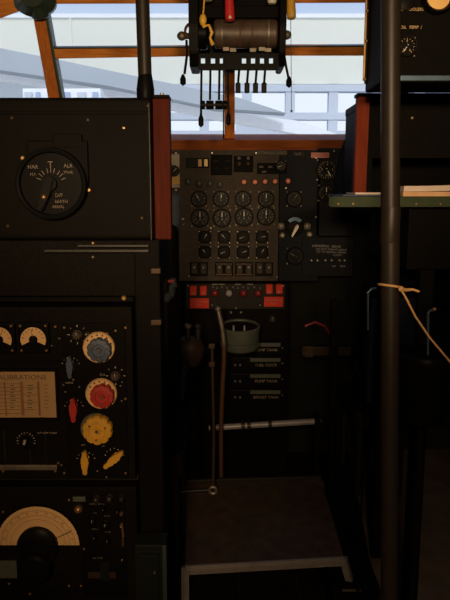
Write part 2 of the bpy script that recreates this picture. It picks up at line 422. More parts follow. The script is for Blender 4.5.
for x in (199, 224, 244, 264):
    b = MB(); plate(b, x-9, 262, x+9, 276, IY, .01, 'black_gloss' if x in (199, 264) else 'black_crackle')
    sw = b.build('switch_box', ip)
    for dx in (-4.5, 4.5):
        q = MB(); p = at(x+dx, 268, IY); q.cyl((p.x, IY-.01, p.z), (p.x, IY-.034, p.z+.006), .0035, 'bare_metal'); q.sph((p.x, IY-.036, p.z+.0065), .0058, 'lens_grey'); q.box((.024, .044, .004), 'panel_grey', FR(Vector((p.x, IY-.012, p.z)))); q.build('toggle', sw)
    if x in (224, 244):
        q = MB(); plate(q, x-8, 263, x+8, 264.5, IY, .002, 'copper_paint', .0003, .01); plate(q, x-8, 273.5, x+8, 275, IY, .002, 'copper_paint', .0003, .01); q.build('label_plate', sw)
# autopilot group
gauge(ip, 294, 199, 8, IY, 60, 'grey_mark', 12, dim=True)
gauge(ip, 295, 256, 9, IY, 150, 'grey_mark', 12, dim=True)
b = MB(); M = FR(at(294, 226, IY)); r = 9.5*sc(IY)
b.lathe([(0, 0), (r, 0), (r, .02), (r*.7, .03), (r*.45, .034), (0, .034)], 'bezel', M, 28); b.sector(r*.6, r*.95, math.radians(40), math.radians(140), .024, .032, 'blue_steel', M, 12)
cs = b.build('selector', ip)
q = MB(); q.prism([(-.003, -.050), (.003, -.052), (.006, -.02), (.009, .0), (0, .010), (-.008, 0)], .012, 'bare_metal', FR(at(296, 226, IY), -.45, .036), .002); q.build('selector_lever', cs)
knob(ip, 281, 226, 3.6, IY, 'worn_metal', .022); knob(ip, 307, 226, 3.6, IY, 'worn_metal', .022)
knob(ip, 282, 235, 2.8, IY, 'worn_metal', .022); knob(ip, 309, 234, 2.8, IY, 'worn_metal', .022)
# right-hand dials
gauge(ip, 327, 170, 11, IY, -60, n=21, a=(-80, 260), fig=list('02468'))
gauge(ip, 326, 193, 8.5, IY, 90, n=13, fig=list('135'))
b = MB(); plate(b, 311, 152.5, 329, 158, IY, .004, 'placard_pink'); label_text(b, 'DANGER', 320, 155.2, IY, 3, 'knob_red', .004); b.build('placard', ip)
b = MB(); O = .012
label_text(b, 'LANDING  GEAR', 326, 246, IY, 2.6, 'lens_grey', O, 1.1, -.04); label_text(b, 'DO NOT OPERATE ABOVE', 331, 249.3, IY, 1.9, 'lens_grey', O, 1, -.04)
label_text(b, 'SET TO NEUTRAL BEFORE', 331, 252, IY, 1.9, 'lens_grey', O, 1, -.04); label_text(b, 'FLIGHT', 337, 255, IY, 1.9, 'lens_grey', O); label_text(b, 'UP    DN', 338, 266, IY, 2, 'lens_grey', O, 1.3)
b.build('engraved_text', ip)
for x in (311, 317, 325, 331, 339, 344):
    q = MB(); p = at(x, 260, IY-.012); q.cyl((p.x, IY-.012, p.z), (p.x, IY-.03, p.z), .004, 'bare_metal'); q.build('toggle', ip)
# far-left dial with yellow placard
b = MB(); plate(b, 171, 154, 180, 188, IY, .006, 'worn_metal'); lp = b.build('dial_plate', ip)
b = MB(); plate(b, 172, 177, 180, 184, IY, .003, 'placard_yellow', .0005, .006); b.build('placard', ip)
gauge(ip, 174, 171, 5.5, IY-.007, 45, n=9)

# =============================================================== PEDESTAL
PY = 2.86
pz = at(225, 283, PY).z
pd = thing('control_pedestal', 'black centre pedestal with red guarded switches below the instrument panel', 'pedestal', (0, PY, 0))
b = MB(); a = at(184, 283, PY); c = at(287, 425, PY)
b.aabb(a.x, c.x, PY, 3.15, 0, a.z, 'black_paint', .004); plate(b, 186, 284, 285, 309, PY, .003, 'bezel', .001)
plate(b, 186, 312, 216, 345, PY, .003, 'black_crackle', .001); plate(b, 264, 310, 285, 338, PY, .003, 'black_crackle', .001)
for x, y in ((188, 282.5+3), (283, 285.5), (212, 305), (260, 305), (236, 308)): screw(b, at(x, y, PY), .004, out=.003)
b.build('cabinet', pd)
for x in (193.5, 203.5, 269, 279):
    dy = 0 if x < 220 else -1.5
    b = MB(); p = at(x, 290+dy, PY); r = 4*sc(PY)
    b.box((1.75*r, 10*sc(PY), .022), 'placard_red', FR(p) @ Matrix.Translation((0, 0, .014)), .006, 3); b.box((r*.8, .008, .006), 'placard_pink', FR(p) @ Matrix.Translation((0, -.012, .026)), .002)
    b.build('switch_guard', pd)
for x0, x1, dy in ((190, 209, 0), (264, 283, -1.5)):
    b = MB(); plate(b, x0, 298+dy, x1, 308+dy, PY, .005, 'placard_red', .001, .003)
    label_text(b, 'FEATHERING', (x0+x1)/2, 301.5+dy, PY, 2, 'placard_pink', .008, 1); label_text(b, 'PUSH', (x0+x1)/2, 305+dy, PY, 2, 'placard_pink', .008, 1); b.build('placard', pd)
for x, m in ((215, 'lens_red'), (229, 'lens_grey'), (243.5, 'lens_red'), (258, 'lens_red')): lamp(pd, x, 293, 3.6, PY, m, 'push_button', .003)
for i, x in enumerate((213, 217, 222, 227, 233, 238, 243, 248, 254, 260)):
    q = MB(); p = at(x, 286+(i % 2)*.8, PY); q.cyl((p.x, PY-.003, p.z), (p.x, PY-.022, p.z-.003), .0035, 'bare_metal'); q.build('toggle', pd)
for x in (215, 222, 238, 250):
    b = MB(); plate(b, x-3, 283.6, x+3, 284.8, PY, .002, 'grey_mark', .0003, .003); b.build('label_plate', pd)
for x, y in ((231, 312), (241, 312)): lamp(pd, x, y, 1.3, PY, 'lens_grey', 'indicator_lamp')
knob(pd, 272, 318, 4, PY, 'dark_metal', .03, .003)
# rack units with engraved strips
ys = ((347, 0), (362, 1), (378, 1), (394, 1))
for y, full in ys:
    b = MB(); x0 = 230 if full else 252
    plate(b, x0, y-5.5, 281, y+6.5, PY, .02, 'bakelite'); plate(b, 250, y-5, 280, y-1.5, PY, .003, 'drum_grey', .0005, .02)
    label_text(b, random.choice(['FUEL COCK', 'PUMP TANK', 'BOOST TANK']), 266, y+2, PY, 3, 'dial_mark', .02, 1.05)
    u = b.build('switch_unit', pd)
    for sx in (283,):
        q = MB(); screw(q, at(sx-1, y, PY), .004, out=.02); q.build('screw', u)
    if full:
        for x in (235, 240): lamp(u, x, y+1.5, 1.1, PY, 'lens_grey', 'indicator_lamp', .02)

# compass bowl standing on a bracket in front of the pedestal
CY = 2.62; cp = at(240, 336, CY); r = 20.5*sc(CY)
co = thing('compass', 'grey round compass bowl mounted in front of the centre pedestal', 'compass', (cp.x, CY, cp.z-.05))
b = MB(); M = UP((cp.x, CY+.03, cp.z), .13)
b.lathe([(0, -.055), (r*.95, -.055), (r, -.05), (r, -.038), (r*.92, -.034), (r*.92, -.022), (r*.98, -.018), (r*.98, .024), (r*1.02, .026), (r*1.02, .038), (r*.97, .042), (r*.90, .040), (r*.88, .030), (0, .030)], 'drum_grey', M, 44)
b.build('bowl', co)
b = MB(); b.lathe([(0, .031), (r*.87, .031), (r*.87, .034), (0, .034)], 'bakelite', M, 36)
ticks(b, M, r*.8, 24, 0, 2*PI, .0345, 'bezel'); b.build('card', co)
b = MB()
for dx in (-.022, .022): b.cyl((cp.x+dx-.005, CY-.035, cp.z+.030), (cp.x+dx-.005, CY-.035, cp.z+.052), .004, 'lens_grey')
b.build('clamp_screw', co)
b = MB(); b.bar((cp.x, CY+.03, cp.z-.04), (cp.x, PY-.004, cp.z-.09), .05, .015, 'black_paint', .003); b.build('bracket', co)

# curved copper lever beside the compass
b = MB(); LY = 2.47
pts = [at(x, y, LY) for x, y in ((218, 309), (220, 318), (222.5, 330), (224, 345), (224, 360), (223, 378), (222, 400), (221, 426))]
b.tube(pts[:4], [.007, .009, .009, .009], 'worn_metal'); b.tube(pts[3:]+[Vector((pts[-1].x, LY+.08, .0))], .009, 'copper_paint'); b.sph(pts[0], .011, 'worn_metal')
b.build('control_lever', None, 'tall curved copper-coloured lever with bare metal tip left of the compass', 'lever')

# rudder cross shaft
CSY = 2.55
b = MB(); p0 = at(209, 428, CSY); p1 = at(321, 421, CSY)
b.cyl(p0, p1, .0125, 'lens_grey')
sh = thing('cross_shaft', 'bare metal cross shaft lying level below the centre pedestal', 'shaft', ((p0.x+p1.x)/2, CSY, p0.z)); b.build('tube', sh)
for x in (243, 249, 270, 320):
    b = MB(); p = at(x, 428-(x-209)*.0625, CSY); b.cyl((p.x-.007, CSY, p.z), (p.x+.007, CSY, p.z+.001), .021 if x < 250 else .017, 'dark_metal'); b.build('collar', sh)
for x in (213, 317):
    b = MB(); p = at(x, 428-(x-209)*.0625, CSY); b.aabb(p.x-.012, p.x+.012, CSY-.02, CSY+.05, 0, p.z+.02, 'black_paint', .003); b.build('support', sh)

# ============================================ control column, left pilot
KY = 2.45
kp = at(188, 352, KY)
kc = thing('control_column', 'brown leather-covered control column head left of the pedestal', 'control column', (kp.x, KY, 0))
b = MB(); s_ = sc(KY)
b.lathe([(0, -17*s_), (11*s_, -14*s_), (16*s_, -5*s_), (17*s_, 5*s_), (14*s_, 13*s_), (8*s_, 16*s_), (0, 17*s_)], 'brown_leather', UP(kp), 28, True, 1, .7); b.build('hub', kc)
b = MB(); b.tube([kp+Vector((0, 0, -15*s_)), kp+Vector((0, .01, -40*s_)), kp+Vector((.01, .06, -80*s_)), (kp.x+.02, KY+.12, .0)], [.035, .028, .026, .03], 'black_paint', 14); b.build('column', kc)
for x in (177, 188, 198):
    b = MB(); p = at(x, 334, KY-.03); b.cyl(p+Vector((0, 0, -.02)), p+Vector((0, 0, .025)), .010, 'dark_metal'); b.sph(p+Vector((0, 0, .03)), .015, 'worn_metal' if x == 188 else 'dark_metal', (1, 1, .7)); b.build('horn_button', kc)
for sx in (-1, 1):
    b = MB(); b.tube([kp+Vector((sx*14*s_, 0, 0)), kp+Vector((sx*21*s_, -.01, .01)), kp+Vector((sx*24*s_, -.02, .05))], [.014, .013, .012], 'black_paint'); b.build('yoke_horn', kc)
# thin upright rod with ring end
b = MB(); RY = 2.3
b.tube([at(212, 346, RY), at(213, 390, RY), at(214, 440, RY), at(213, 484, RY)], .0055, 'dull_brass'); ro = thing('control_rod', 'thin upright brass-coloured rod with a ring end beside the control column', 'rod', at(213, 490, RY)); b.build('shaft', ro)
b = MB(); pr = at(213, 490, RY); M, L = AX(pr+Vector((0, .006, 0)), pr+Vector((0, -.006, 0))); b.ring(.008, .018, 0, .012, 'worn_metal', M, 20); b.build('ring_end', ro)
for y in (346, 364):
    b = MB(); p = at(212, y, RY); b.aabb(p.x-.012, p.x+.01, RY-.01, RY+.01, p.z-.008, p.z+.008, 'dull_brass', .002); b.build('clevis', ro)
b = MB(); q0 = at(160, 493, RY); b.cyl(q0, pr+Vector((-.015, 0, 0)), .006, 'dark_metal'); b.build('link_bar', ro)

# ===================================================== STEP PLATFORM
st = thing('step_platform', 'low brown step platform with bright metal edge in the aisle', 'step', (0.02, 2.2, 0))
hz_ = .14
def onz(px, py, z):
    d = ray(px, py); t = (z-EYE)/d.z; return Vector((0, 0, EYE))+d*t
hz_ = .20
n0 = onz(185, 566, hz_); n1 = onz(344, 557, hz_); f0 = onz(187, 482, hz_); f1 = onz(321, 478, hz_)
b = MB(); b.prism([(n0.x, n0.y), (n1.x, n1.y), (f1.x, f1.y), (f0.x, f0.y)], .02, 'step_tread', Matrix.Translation((0, 0, hz_-.02)), .003); b.build('tread', st)
b = MB(); up = Vector((0, 0, .003)); 
b.bar(n0+Vector((0, 0, -.008)), n1+Vector((0, 0, -.008)), .03, .012, 'edge_metal', .002)
b.bar(n0+Vector((0, -.004, -.012)), n1+Vector((0, -.004, -.012)), .012, .028, 'edge_metal', .002); b.build('edge_trim', st)
for a, z, lean in ((n0, 0, 0), (n1, 0, .055)):
    b = MB(); b.bar(a+Vector((0, .01, -.01)), (a.x+lean, a.y+.01-.02, 0), .025, .022, 'edge_metal', .002); b.build('leg', st)
for a in (f0, f1):
    b = MB(); b.bar(a+Vector((0, -.01, -.01)), (a.x, a.y-.01, 0), .025, .022, 'dark_metal', .002); b.build('leg', st)
b = MB(); b.bar(f0+Vector((0, 0, .006)), f1+Vector((0, 0, .006)), .02, .010, 'dark_metal', .002); b.build('rear_trim', st)
b = MB()
for x in (205, 236, 268, 300, 328): screw(b, onz(x, 566-(x-185)*.057, hz_-.006)+Vector((0, -.014, 0)), .004)
b.build('rivets', st)

# lighter floor panel on the right
b = MB(); z = .004; q = [onz(x, y, z) for x, y in ((378, 604), (345, 431), (520, 431), (620, 604))]
b.prism([(p.x if p.x < W else W-.01, p.y) for p in q], .012, 'floor_ply', Matrix.Translation((0, 0, .001)), .001); struct('trim_1', b)

# ================================================= LEFT: RADIO STATION
TY = 1.40
Lx = -.78
def X(px, Y=TY): return (px-225)*sc(Y)
xr = X(158)
# upper cabinet (bulkhead board) -------------------------------------
za = at(158, 97, TY).z; zb = at(158, 240, TY).z
ub = thing('equipment_bulkhead', 'large black panelled cabinet with red-brown edge board at upper left', 'cabinet', (-.5, TY, zb))
b = MB(); b.aabb(-1.2, X(154), TY, TY+.42, zb, za, 'black_paint', .012, 4)
b.aabb(-1.2, X(154)-.01, TY-.002, TY+.02, za-.035, za-.028, 'black_paint', .002)
for x, y, m in ((124, 128, 'brass'), (88, 120, 'dull_brass'), (142, 218, 'dull_brass'), (12, 118, 'dull_brass'), (8, 226, 'dull_brass'), (148, 106, 'dull_brass')): screw(b, at(x, y, TY), .0034, m)
b.aabb(X(152)-.002, X(152), TY-.002, TY+.02, zb, za-.012, 'dark_metal', .0005)
b.build('carcass', ub)
b = MB(); b.aabb(X(154.5), X(171), TY+.012, TY+.05, zb-.0, za-.001, 'wood_mahogany', .003)
b.build('edge_board', ub)
b = MB(); b.aabb(X(155), X(171), TY+.008, TY+.056, za-.001, za+.006, 'black_paint', .002); b.cyl((X(163), TY+.03, za+.005), (X(163), TY+.03, za+.012), .004, 'bare_metal'); b.build('edge_cap', ub)
# lower fascia and rails
zc = at(158, 299, TY).z
lf = thing('radio_rack', 'tall black rack frame holding the radio sets at left', 'rack', (-.5, TY, 0))
b = MB(); b.aabb(-1.2, X(152), TY+.035, TY+.40, zc, zb-.001, 'black_crackle', .003); b.build('fascia', lf)
for y0, y1, x0 in ((244.5, 246.8, 78), (249.3, 252, 45)):
    b = MB(); a = at(x0, y0, TY+.02); c = at(149, y1, TY+.02); b.aabb(a.x, c.x, TY+.012, TY+.035, c.z, a.z, 'dark_metal', .001); b.build('slide_rail', lf)
b = MB(); b.aabb(X(131.5), X(158), TY+.03, TY+.12, 0, zb-.002, 'black_paint', .004); b.build('upright', lf)
b = MB(); b.aabb(-1.2, X(131), TY+.03, TY+.40, at(0, 486, TY).z, at(0, 481.5, TY).z, 'dark_metal', .002); b.build('shelf', lf)
b = MB(); b.aabb(-1.2, X(130), TY+.03, TY+.40, at(0, 304.5, TY).z, zc-.001, 'black_paint', .002)
b.build('shelf', lf)
b = MB()
for x, y, m in ((93, 243, 'brass'), (145, 242, 'brass'), (93, 257, 'worn_metal'), (143, 256, 'worn_metal')): screw(b, at(x, y, TY+.035), .0035, m, .0)
screw(b, at(124, 298, TY+.03), .006, 'brass', 0); b.build('screws', lf)
for y in (271, 323):
    b = MB(); a = at(150, y-2, TY); b.aabb(a.x, X(159.5), TY+.01, TY+.03, a.z-.012, a.z, 'dull_brass', .002); b.build('bracket', lf)

# aerial selector switch -----------------------------------------------
SP = at(54, 184, TY); r = 34*sc(TY); sw = thing('rotary_switch', 'large round black selector switch with pointer handle on the upper left cabinet', 'switch', SP+Vector((0, 0, -r)))
b = MB(); M = FR(SP, 0, .0055)
b.lathe([(0, -.003), (r*1.02, -.003), (r*1.02, .018), (r, .024), (r*.93, .027), (r*.88, .024), (r*.86, .016), (0, .016)], 'black_gloss', M, 56)
b.ring(r*.89, r*1.0, .022, .026, 'gloss_ring', M, 56)
b.box((r*1.75, r*1.2, .012), 'black_paint', M @ Matrix.Translation((.012, r*.62, .0035)), .004)
b.box((.06, .03, .012), 'black_paint', M @ Matrix.Translation((.035, .088, .004)), .003)
# labels on the face
def st_(t, x, y, s, rot=0, sx=1): b.text(t, s*1.35, 'faint_mark', M @ Matrix.Translation((x*r/34, y*r/34, .0163)) @ Matrix.Rotation(rot, 4, 'Z'), sx)
st_('T', 0, 18, .014); st_('HAR', -17, 16, .008); st_('ALR', 17, 17, .008); st_('M.F.', -17, 9, .006); st_('TRAIL', 17, 11, .006)
for a in (55, 75, 90, 105, 125, 40, 140, 22, 158): b.box((.010, .0014, .0006), 'faint_mark', M @ Matrix.Rotation(math.radians(a), 4, 'Z') @ Matrix.Translation((r*.38, 0, .0163)))
st_('D/F', 7, -11, .008); st_('EARTH', 9, -17, .0065); st_('AERIAL', 6, -22, .006)
b.build('body', sw)
b = MB(); b.prism([(-.010, -.058), (.004, -.060), (.008, -.02), (.007, .012), (0, .018), (-.007, .012), (-.010, -.02)], .014, 'bakelite', FR(SP, -.35, .03), .003)
b.lathe([(0, .014), (.014, .014), (.014, .032), (0, .032)], 'bakelite', M, 20); b.build('handle', sw)
b = MB(); p = at(44, 197, TY-.045); b.sph((p.x, TY-.046, p.z), .0052, 'brass'); b.build('handle_glint', sw)  # brass bead stands in for the highlight on the handle
for x, y in ((23, 158), (89, 190)):
    b = MB(); screw(b, at(x, y, TY), .0055, 'brass', .0); b.lathe([(0, -.0), (.010, 0), (.010, .003), (0, .003)], 'black_paint', FR(at(x, y, TY)), 16); b.build('fixing_lug', sw)

# transmitter ------------------------------------------------------------
t0 = at(0, 307, TY); t1 = at(0, 479, TY)
tx = thing('radio_transmitter', 'black transmitter set with blue, red and yellow knobs and a calibration chart', 'radio transmitter', (X(45), TY, t1.z))
b = MB(); b.aabb(-.62, X(130), TY, TY+.30, t1.z, t0.z, 'black_crackle', .003)
plate(b, 62, 323, 129, 476, TY, .006, 'black_paint'); plate(b, -30, 360, 61, 362, TY, .006, 'black_paint')
plate(b, -30, 464, 58, 469, TY, .008, 'worn_metal', .002)
for x in (5, 30, 46): plate(b, x-1, 430, x+1, 463, TY, .004, 'dark_metal', .001)
for x, y in ((65, 327), (126, 327), (65, 472), (126, 472), (56, 326), (56, 470), (126, 398), (4, 470), (59, 462), (116, 330), (74, 379), (114, 389)): screw(b, at(x, y, TY), .003, 'brass', .006)
b.build('case', tx)
for x, y in ((35, 337), (1, 337)):
    b = MB(); M = FR(at(x, y, TY)); R_ = 15*sc(TY)
    b.box((R_*2.1, R_*2.1, .012), 'black_gloss', M @ Matrix.Translation((0, 0, .006)), .003)
    for sx in (-1, 1):
        for sy in (-1, 1): screw(b, at(x, y, TY)+Vector((sx*R_*.85, 0, sy*R_*.85)), .003, 'brass', .012)
    g = b.build('meter', tx)
    b = MB(); b.sector(R_*.30, R_*.86, math.radians(-26), math.radians(206), .0125, .0145, 'cream_dial', M @ Matrix.Translation((0, -.003, 0)))
    ticks(b, M @ Matrix.Translation((0, -.003, 0)), R_*.78, 9, 0.2, PI-.2, .015, 'ink'); b.build('dial', g)
    b = MB(); b.box((.001, R_*.62, .001), 'ink_red', M @ Matrix.Rotation(.15 if x > 20 else -.5, 4, 'Z') @ Matrix.Translation((0, R_*.36, .0165)))
    b.lathe([(0, .012), (R_*.2, .012), (R_*.2, .018), (0, .018)], 'bakelite', M @ Matrix.Translation((0, -.004, 0)), 20); b.build('needle', g)
# calibration chart
b = MB(); plate(b, -16, 371, 57, 417, TY, .004, 'paper_old', .0008)
label_text(b, 'CALIBRATIONS', 20, 377, TY, 5.4, 'ink', .004, 1.12)
for x in (6, 22, 23.5, 39, 40): plate(b, x-.25, 381, x+.25, 415, TY, .0004, 'ink_red', 0, .004)
for k in range(9): plate(b, -14, 383+k*3.7, 38 if k % 2 else 22, 383.4+k*3.7, TY, .0003, 'ink', 0, .004)
for k in range(7): 
    for x in (14, 31, 48): plate(b, x-3, 384.4+k*3.7, x-3+random.uniform(3, 6), 385.3+k*3.7, TY, .0003, 'ink_red' if x > 40 else 'ink', 0, .004)
ch = b.build('calibration_chart', tx); ch['label'] = 'aged tan calibration chart'
b = MB(); plate(b, -20, 368, 60, 371, TY, .007, 'black_paint', .001); plate(b, -20, 417.5, 60, 420, TY, .007, 'black_paint', .001); plate(b, 57.3, 368, 60, 420, TY, .007, 'black_paint', .001); b.build('chart_frame', tx)
# big tuning knobs on cream dials
def dial(px, py, rd, rk, dx, dy, m, name, full=False):
    b = MB(); M = FR(at(px, py, TY), 0, .006); R_ = rd*sc(TY)
    b.lathe([(0, 0), (R_, 0), (R_, .004), (R_*.96, .006), (0, .006)], 'cream_dial' if not full else 'drum_grey', M, 48)
    ticks(b, M, R_*.97, 36, .2, PI-.2, .0062, 'ink', .07, .02)
    for a in (50, 72, 95, 118, 20, 145): b.lathe([(0, .006), (R_*.06, .006), (R_*.06, .0075), (0, .0075)], 'ink', M @ Matrix.Rotation(math.radians(a), 4, 'Z') @ Matrix.Translation((R_*.82, 0, 0)), 10)
    d = b.build('tuning_dial', tx)
    b = MB(); K = rk*sc(TY); M2 = FR(at(px+dx, py+dy, TY), 0, .012)
    t = bmesh.new(); n = 160; lv = [(K, 0), (K, .013), (K*.93, .018), (K*.55, .019), (K*.5, .016), (K*.25, .016), (K*.2, .021), (0, .021)]; rings = []
    for R2, h in lv:
        if R2 == 0: rings.append([t.verts.new((0, 0, h))]); continue
        w = .10 if R2 > K*.9 else 0
        rings.append([t.verts.new((R2*(1-w*(.5+.5*math.cos(10*2*PI*k/n))**4)*math.cos(2*PI*k/n), R2*(1-w*(.5+.5*math.cos(10*2*PI*k/n))**4)*math.sin(2*PI*k/n), h)) for k in range(n)])
    for A, B in zip(rings, rings[1:]):
        for k in range(n):
            k2 = (k+1) % n
            if len(B) == 1: t.faces.new((A[k], A[k2], B[0]))
            else: t.faces.new((A[k], A[k2], B[k2], B[k]))
    b.add(t, m, M2, False)
    for a in range(3): screw(b, (M2 @ Matrix.Rotation(a*2.1+.4, 4, 'Z') @ Vector((K*.6, 0, .019))), .0025, 'brass')
    b.lathe([(0, .02), (K*.12, .02), (K*.12, .0225), (0, .0225)], 'ink', M2, 12)
    o = b.build('tuning_knob', d); o['label'] = name
dial(99.6, 346.5, 16.3, 12.6, 1.5, 1.2, 'knob_blue', 'blue lobed tuning knob')
dial(102, 392.5, 16.3, 12.6, 2, .6, 'knob_red', 'red lobed tuning knob')
dial(97, 427, 16.5, 15.8, 2.5, -.5, 'knob_yellow', 'yellow lobed tuning knob', True)
def pointer(px, py, L, rot, m, name, w=3.0):
    b = MB(); M = FR(at(px, py, TY), 0, .006); R_ = L*.55*sc(TY)
    b.lathe([(0, 0), (R_, 0), (R_, .003), (0, .003)], 'bakelite', M, 28); ticks(b, M, R_*1.45, 7, .3, PI-.3, .001, 'dial_mark', .12, .07)
    d = b.build('switch_dial', tx); s = sc(TY); b = MB(); w_ = w*s; l = L*s
    b.prism([(-w_*.75, -l), (w_*.75, -l), (w_*.85, -.25*l), (w_*1.35, -.1*l), (w_*1.4, .15*l), (w_*1.0, .32*l), (w_*.75, .8*l), (w_*.3, l), (-w_*.3, l), (-w_*.75, .8*l), (-w_*1.0, .32*l), (-w_*1.4, .15*l), (-w_*1.35, -.1*l), (-w_*.85, -.25*l)], .014, m, FR(at(px, py, TY), rot, .009), .002)
    o = b.build('pointer_knob', d); o['label'] = name
pointer(71.5, 365, 12, 0, 'knob_blue', 'blue-grey pointer knob', 2.5)
pointer(75, 407.5, 13, 0, 'knob_red', 'red pointer knob')
pointer(86.5, 459.5, 13, 0, 'knob_yellow', 'yellow upright pointer knob')
pointer(115, 456.5, 13.5, -.85, 'knob_yellow', 'yellow slanted pointer knob')
for x, y in ((78, 334), (116, 375)):
    knob(tx, x, y, 5, TY, 'panel_grey', .012, .006)
    b = MB(); M = FR(at(x, y, TY), 0, .006); ticks(b, M, 10*sc(TY), 8, 0, 2*PI*7/8, .0005, 'dial_mark', .16, .09); b.build('knob_scale', tx)
b = MB(); M = FR(at(27, 440, TY))
b.lathe([(0, 0), (11*sc(TY), 0), (11*sc(TY), .006), (0, .006)], 'bakelite', M, 32); ticks(b, M, 10*sc(TY), 12, -.3, PI+.3, .0065, 'dial_mark', .16, .08)
d = b.build('range_switch', tx)
b = MB(); b.box((.012, .022, .014), 'bakelite', M @ Matrix.Rotation(-.3, 4, 'Z') @ Matrix.Translation((0, 0, .014)), .003); b.box((.0055, .012, .002), 'dial_mark', M @ Matrix.Rotation(-.3, 4, 'Z') @ Matrix.Translation((0, .003, .0215)), .0005); b.build('pointer_knob', d)
b = MB(); 
for st2, x, y, s2 in (('OFF S.BY TUNE', 48, 432, 2.2), ('RANGE', 70, 382, 1.8), ('C2', 88, 333, 2.2), ('C4', 107, 333, 2), ('C15', 103, 374, 2.2), ('R.F.', 52, 345, 1.8), ('KEY', 84, 444, 1.8), ('H.F.', 104, 445, 1.6)): label_text(b, st2, x, y, TY, s2, 'dial_mark', .0065)
b.build('engraved_text', tx)
b = MB()
for x, y in ((64, 384), (66, 391), (80, 386), (60, 338), (88, 342), (112, 341), (121, 385), (122, 400), (62, 464), (98, 470), (107, 476)): screw(b, at(x, y, TY), .0022, 'grey_mark', .006)
b.build('small_screws', tx)

# receiver ------------------------------------------------------------------
r0 = at(0, 488, TY)
rx = thing('radio_receiver', 'black receiver set with large half-round tan tuning dial at lower left', 'radio receiver', (X(40), TY, .36))
b = MB(); b.aabb(-.62, X(130), TY+.004, TY+.30, .36, r0.z, 'black_crackle', .003)
plate(b, 80, 492, 128, 596, TY+.004, .004, 'black_paint')
for x, y in ((3, 512), (69, 500), (84, 549), (30, 594), (69, 586), (81, 586), (9, 584), (122, 560), (4, 577)): screw(b, at(x, y, TY), .003, 'brass', .0)
b.build('case', rx)
M = FR(at(38.5, 544.5, TY), 0, .0); s = sc(TY)
b = MB(); b.sector(20*s, 44.5*s, .0, PI, 0, .003, 'cream_dial', M, 48); b.sector(21*s, 45.8*s, -.02, PI+.02, -.003, .0015, 'black_gloss', M, 48)
for R_, L in ((40, .03), (34, .025), (28, .02)):
    ticks(b, M, R_*s, 46, .06, PI-.06, .0032, 'ink_red' if R_ < 40 else 'ink', L, .006)
for R_ in (40.5, 35, 30): b.sector((R_-.25)*s, R_*s, .02, PI-.02, .003, .0034, 'ink', M, 48)
for k in range(11):
    a = .2+k*(PI-.4)/10; b.text(str(10+k*5), .007, 'ink', M @ Matrix.Rotation(a-PI/2, 4, 'Z') @ Matrix.Translation((0, 37.5*s, .0032)))
dl = b.build('frequency_dial', rx); dl['label'] = 'large half-round tan frequency dial'
b = MB(); b.box((19*s, .0014, .002), 'ink', M @ Matrix.Rotation(.42, 4, 'Z') @ Matrix.Translation((31*s, 0, .0045))); b.build('cursor', dl)
b = MB(); b.lathe([(0, 0), (22*s, 0), (22*s, .012), (19*s, .018), (8*s, .02), (0, .02)], 'bakelite', M, 48); ticks(b, M, 20*s, 24, 0, 2*PI*23/24, .0185, 'dark_metal', .06, .03); b.build('tuning_hub', dl)
b = MB(); M3 = FR(at(37, 563, TY)); b.lathe([(0, 0), (17*s, 0), (17*s, .03), (14*s, .036), (0, .036)], 'bakelite', M3, 40)
for k in range(16): b.cyl(M3 @ Vector((16.5*s*math.cos(k*PI/8), 16.5*s*math.sin(k*PI/8), .004)), M3 @ Vector((16.5*s*math.cos(k*PI/8), 16.5*s*math.sin(k*PI/8), .03)), .0035, 'bakelite', n=8)
b.build('tuning_knob', rx)
b = MB(); plate(b, -18, 560, 18, 577, TY+.004, .006, 'drum_grey', .001); label_text(b, 'TUNING', 6, 566, TY, 2, 'ink', .003); b.build('nameplate', rx)
b = MB(); plate(b, 100, 562, 110, 580, TY, .003, 'green_dark', .0005); plate(b, 88, 572, 116, 578, TY, .002, 'brown_leather', .0005); b.build('fuse_cover', rx)
lamp(rx, 79, 508, 4.5, TY, 'brass', 'pilot_lamp')
b = MB(); plate(b, 73, 496, 86, 500.5, TY, .006, 'drum_grey', .001); b.build('lamp_bracket', rx)
for x, y, rr in ((97, 498, 4), (110, 497, 4), (122, 497, 3), (93, 520, 5), (106, 524, 5), (95, 536, 3), (108, 539, 3.4), (118, 510, 3), (104, 508, 3)): knob(rx, x, y, rr, TY, 'bakelite' if y > 505 else 'dark_metal', .014, .0, flutes=6)
for x, y in ((122, 512), (122, 524)): lamp(rx, x, y, 2.2, TY, 'brass' if y > 520 else 'copper_paint', 'terminal')
b = MB(); p = at(123, 520, TY); q = at(123, 545, TY); b.tube([p+Vector((0, -.012, 0)), (p+q)/2+Vector((.003, -.018, 0)), q+Vector((0, -.003, 0))], .003, 'copper_paint'); b.build('terminal_lead', rx)
b = MB()
for st2, x, y, s2 in (('MASTER SWITCH', 97, 504, 1.6), ('VOL', 95, 513, 1.7), ('FILTER', 107, 516, 1.6), ('AURAL', 95, 529, 1.6), ('METER', 108, 532, 1.6), ('H.F. OSC', 98, 558, 2)): label_text(b, st2, x, y, TY, s2, 'grey_mark', .0005)
b.build('engraved_text', rx)
# table carrying the receiver
tb = thing('radio_table', 'dark radio table under the receiver at lower left', 'table', (-.6, TY+.15, 0))
b = MB(); b.aabb(-1.2, X(131), TY-.02, TY+.42, .330, .3595, 'black_paint', .003); b.build('tabletop', tb)
b = MB(); b.aabb(-1.2, X(131), TY-.024, TY-.02, .352, .3585, 'worn_metal', .001); b.build('edge_strip', tb)
b = MB(); b.aabb(-.62, -.56, TY, TY+.06, 0, .33, 'black_paint', .003); b.build('leg', tb)
b = MB(); b.aabb(-.26, -.21, TY-.015, TY+.02, 0, .33, 'black_paint', .003); b.build('leg', tb)

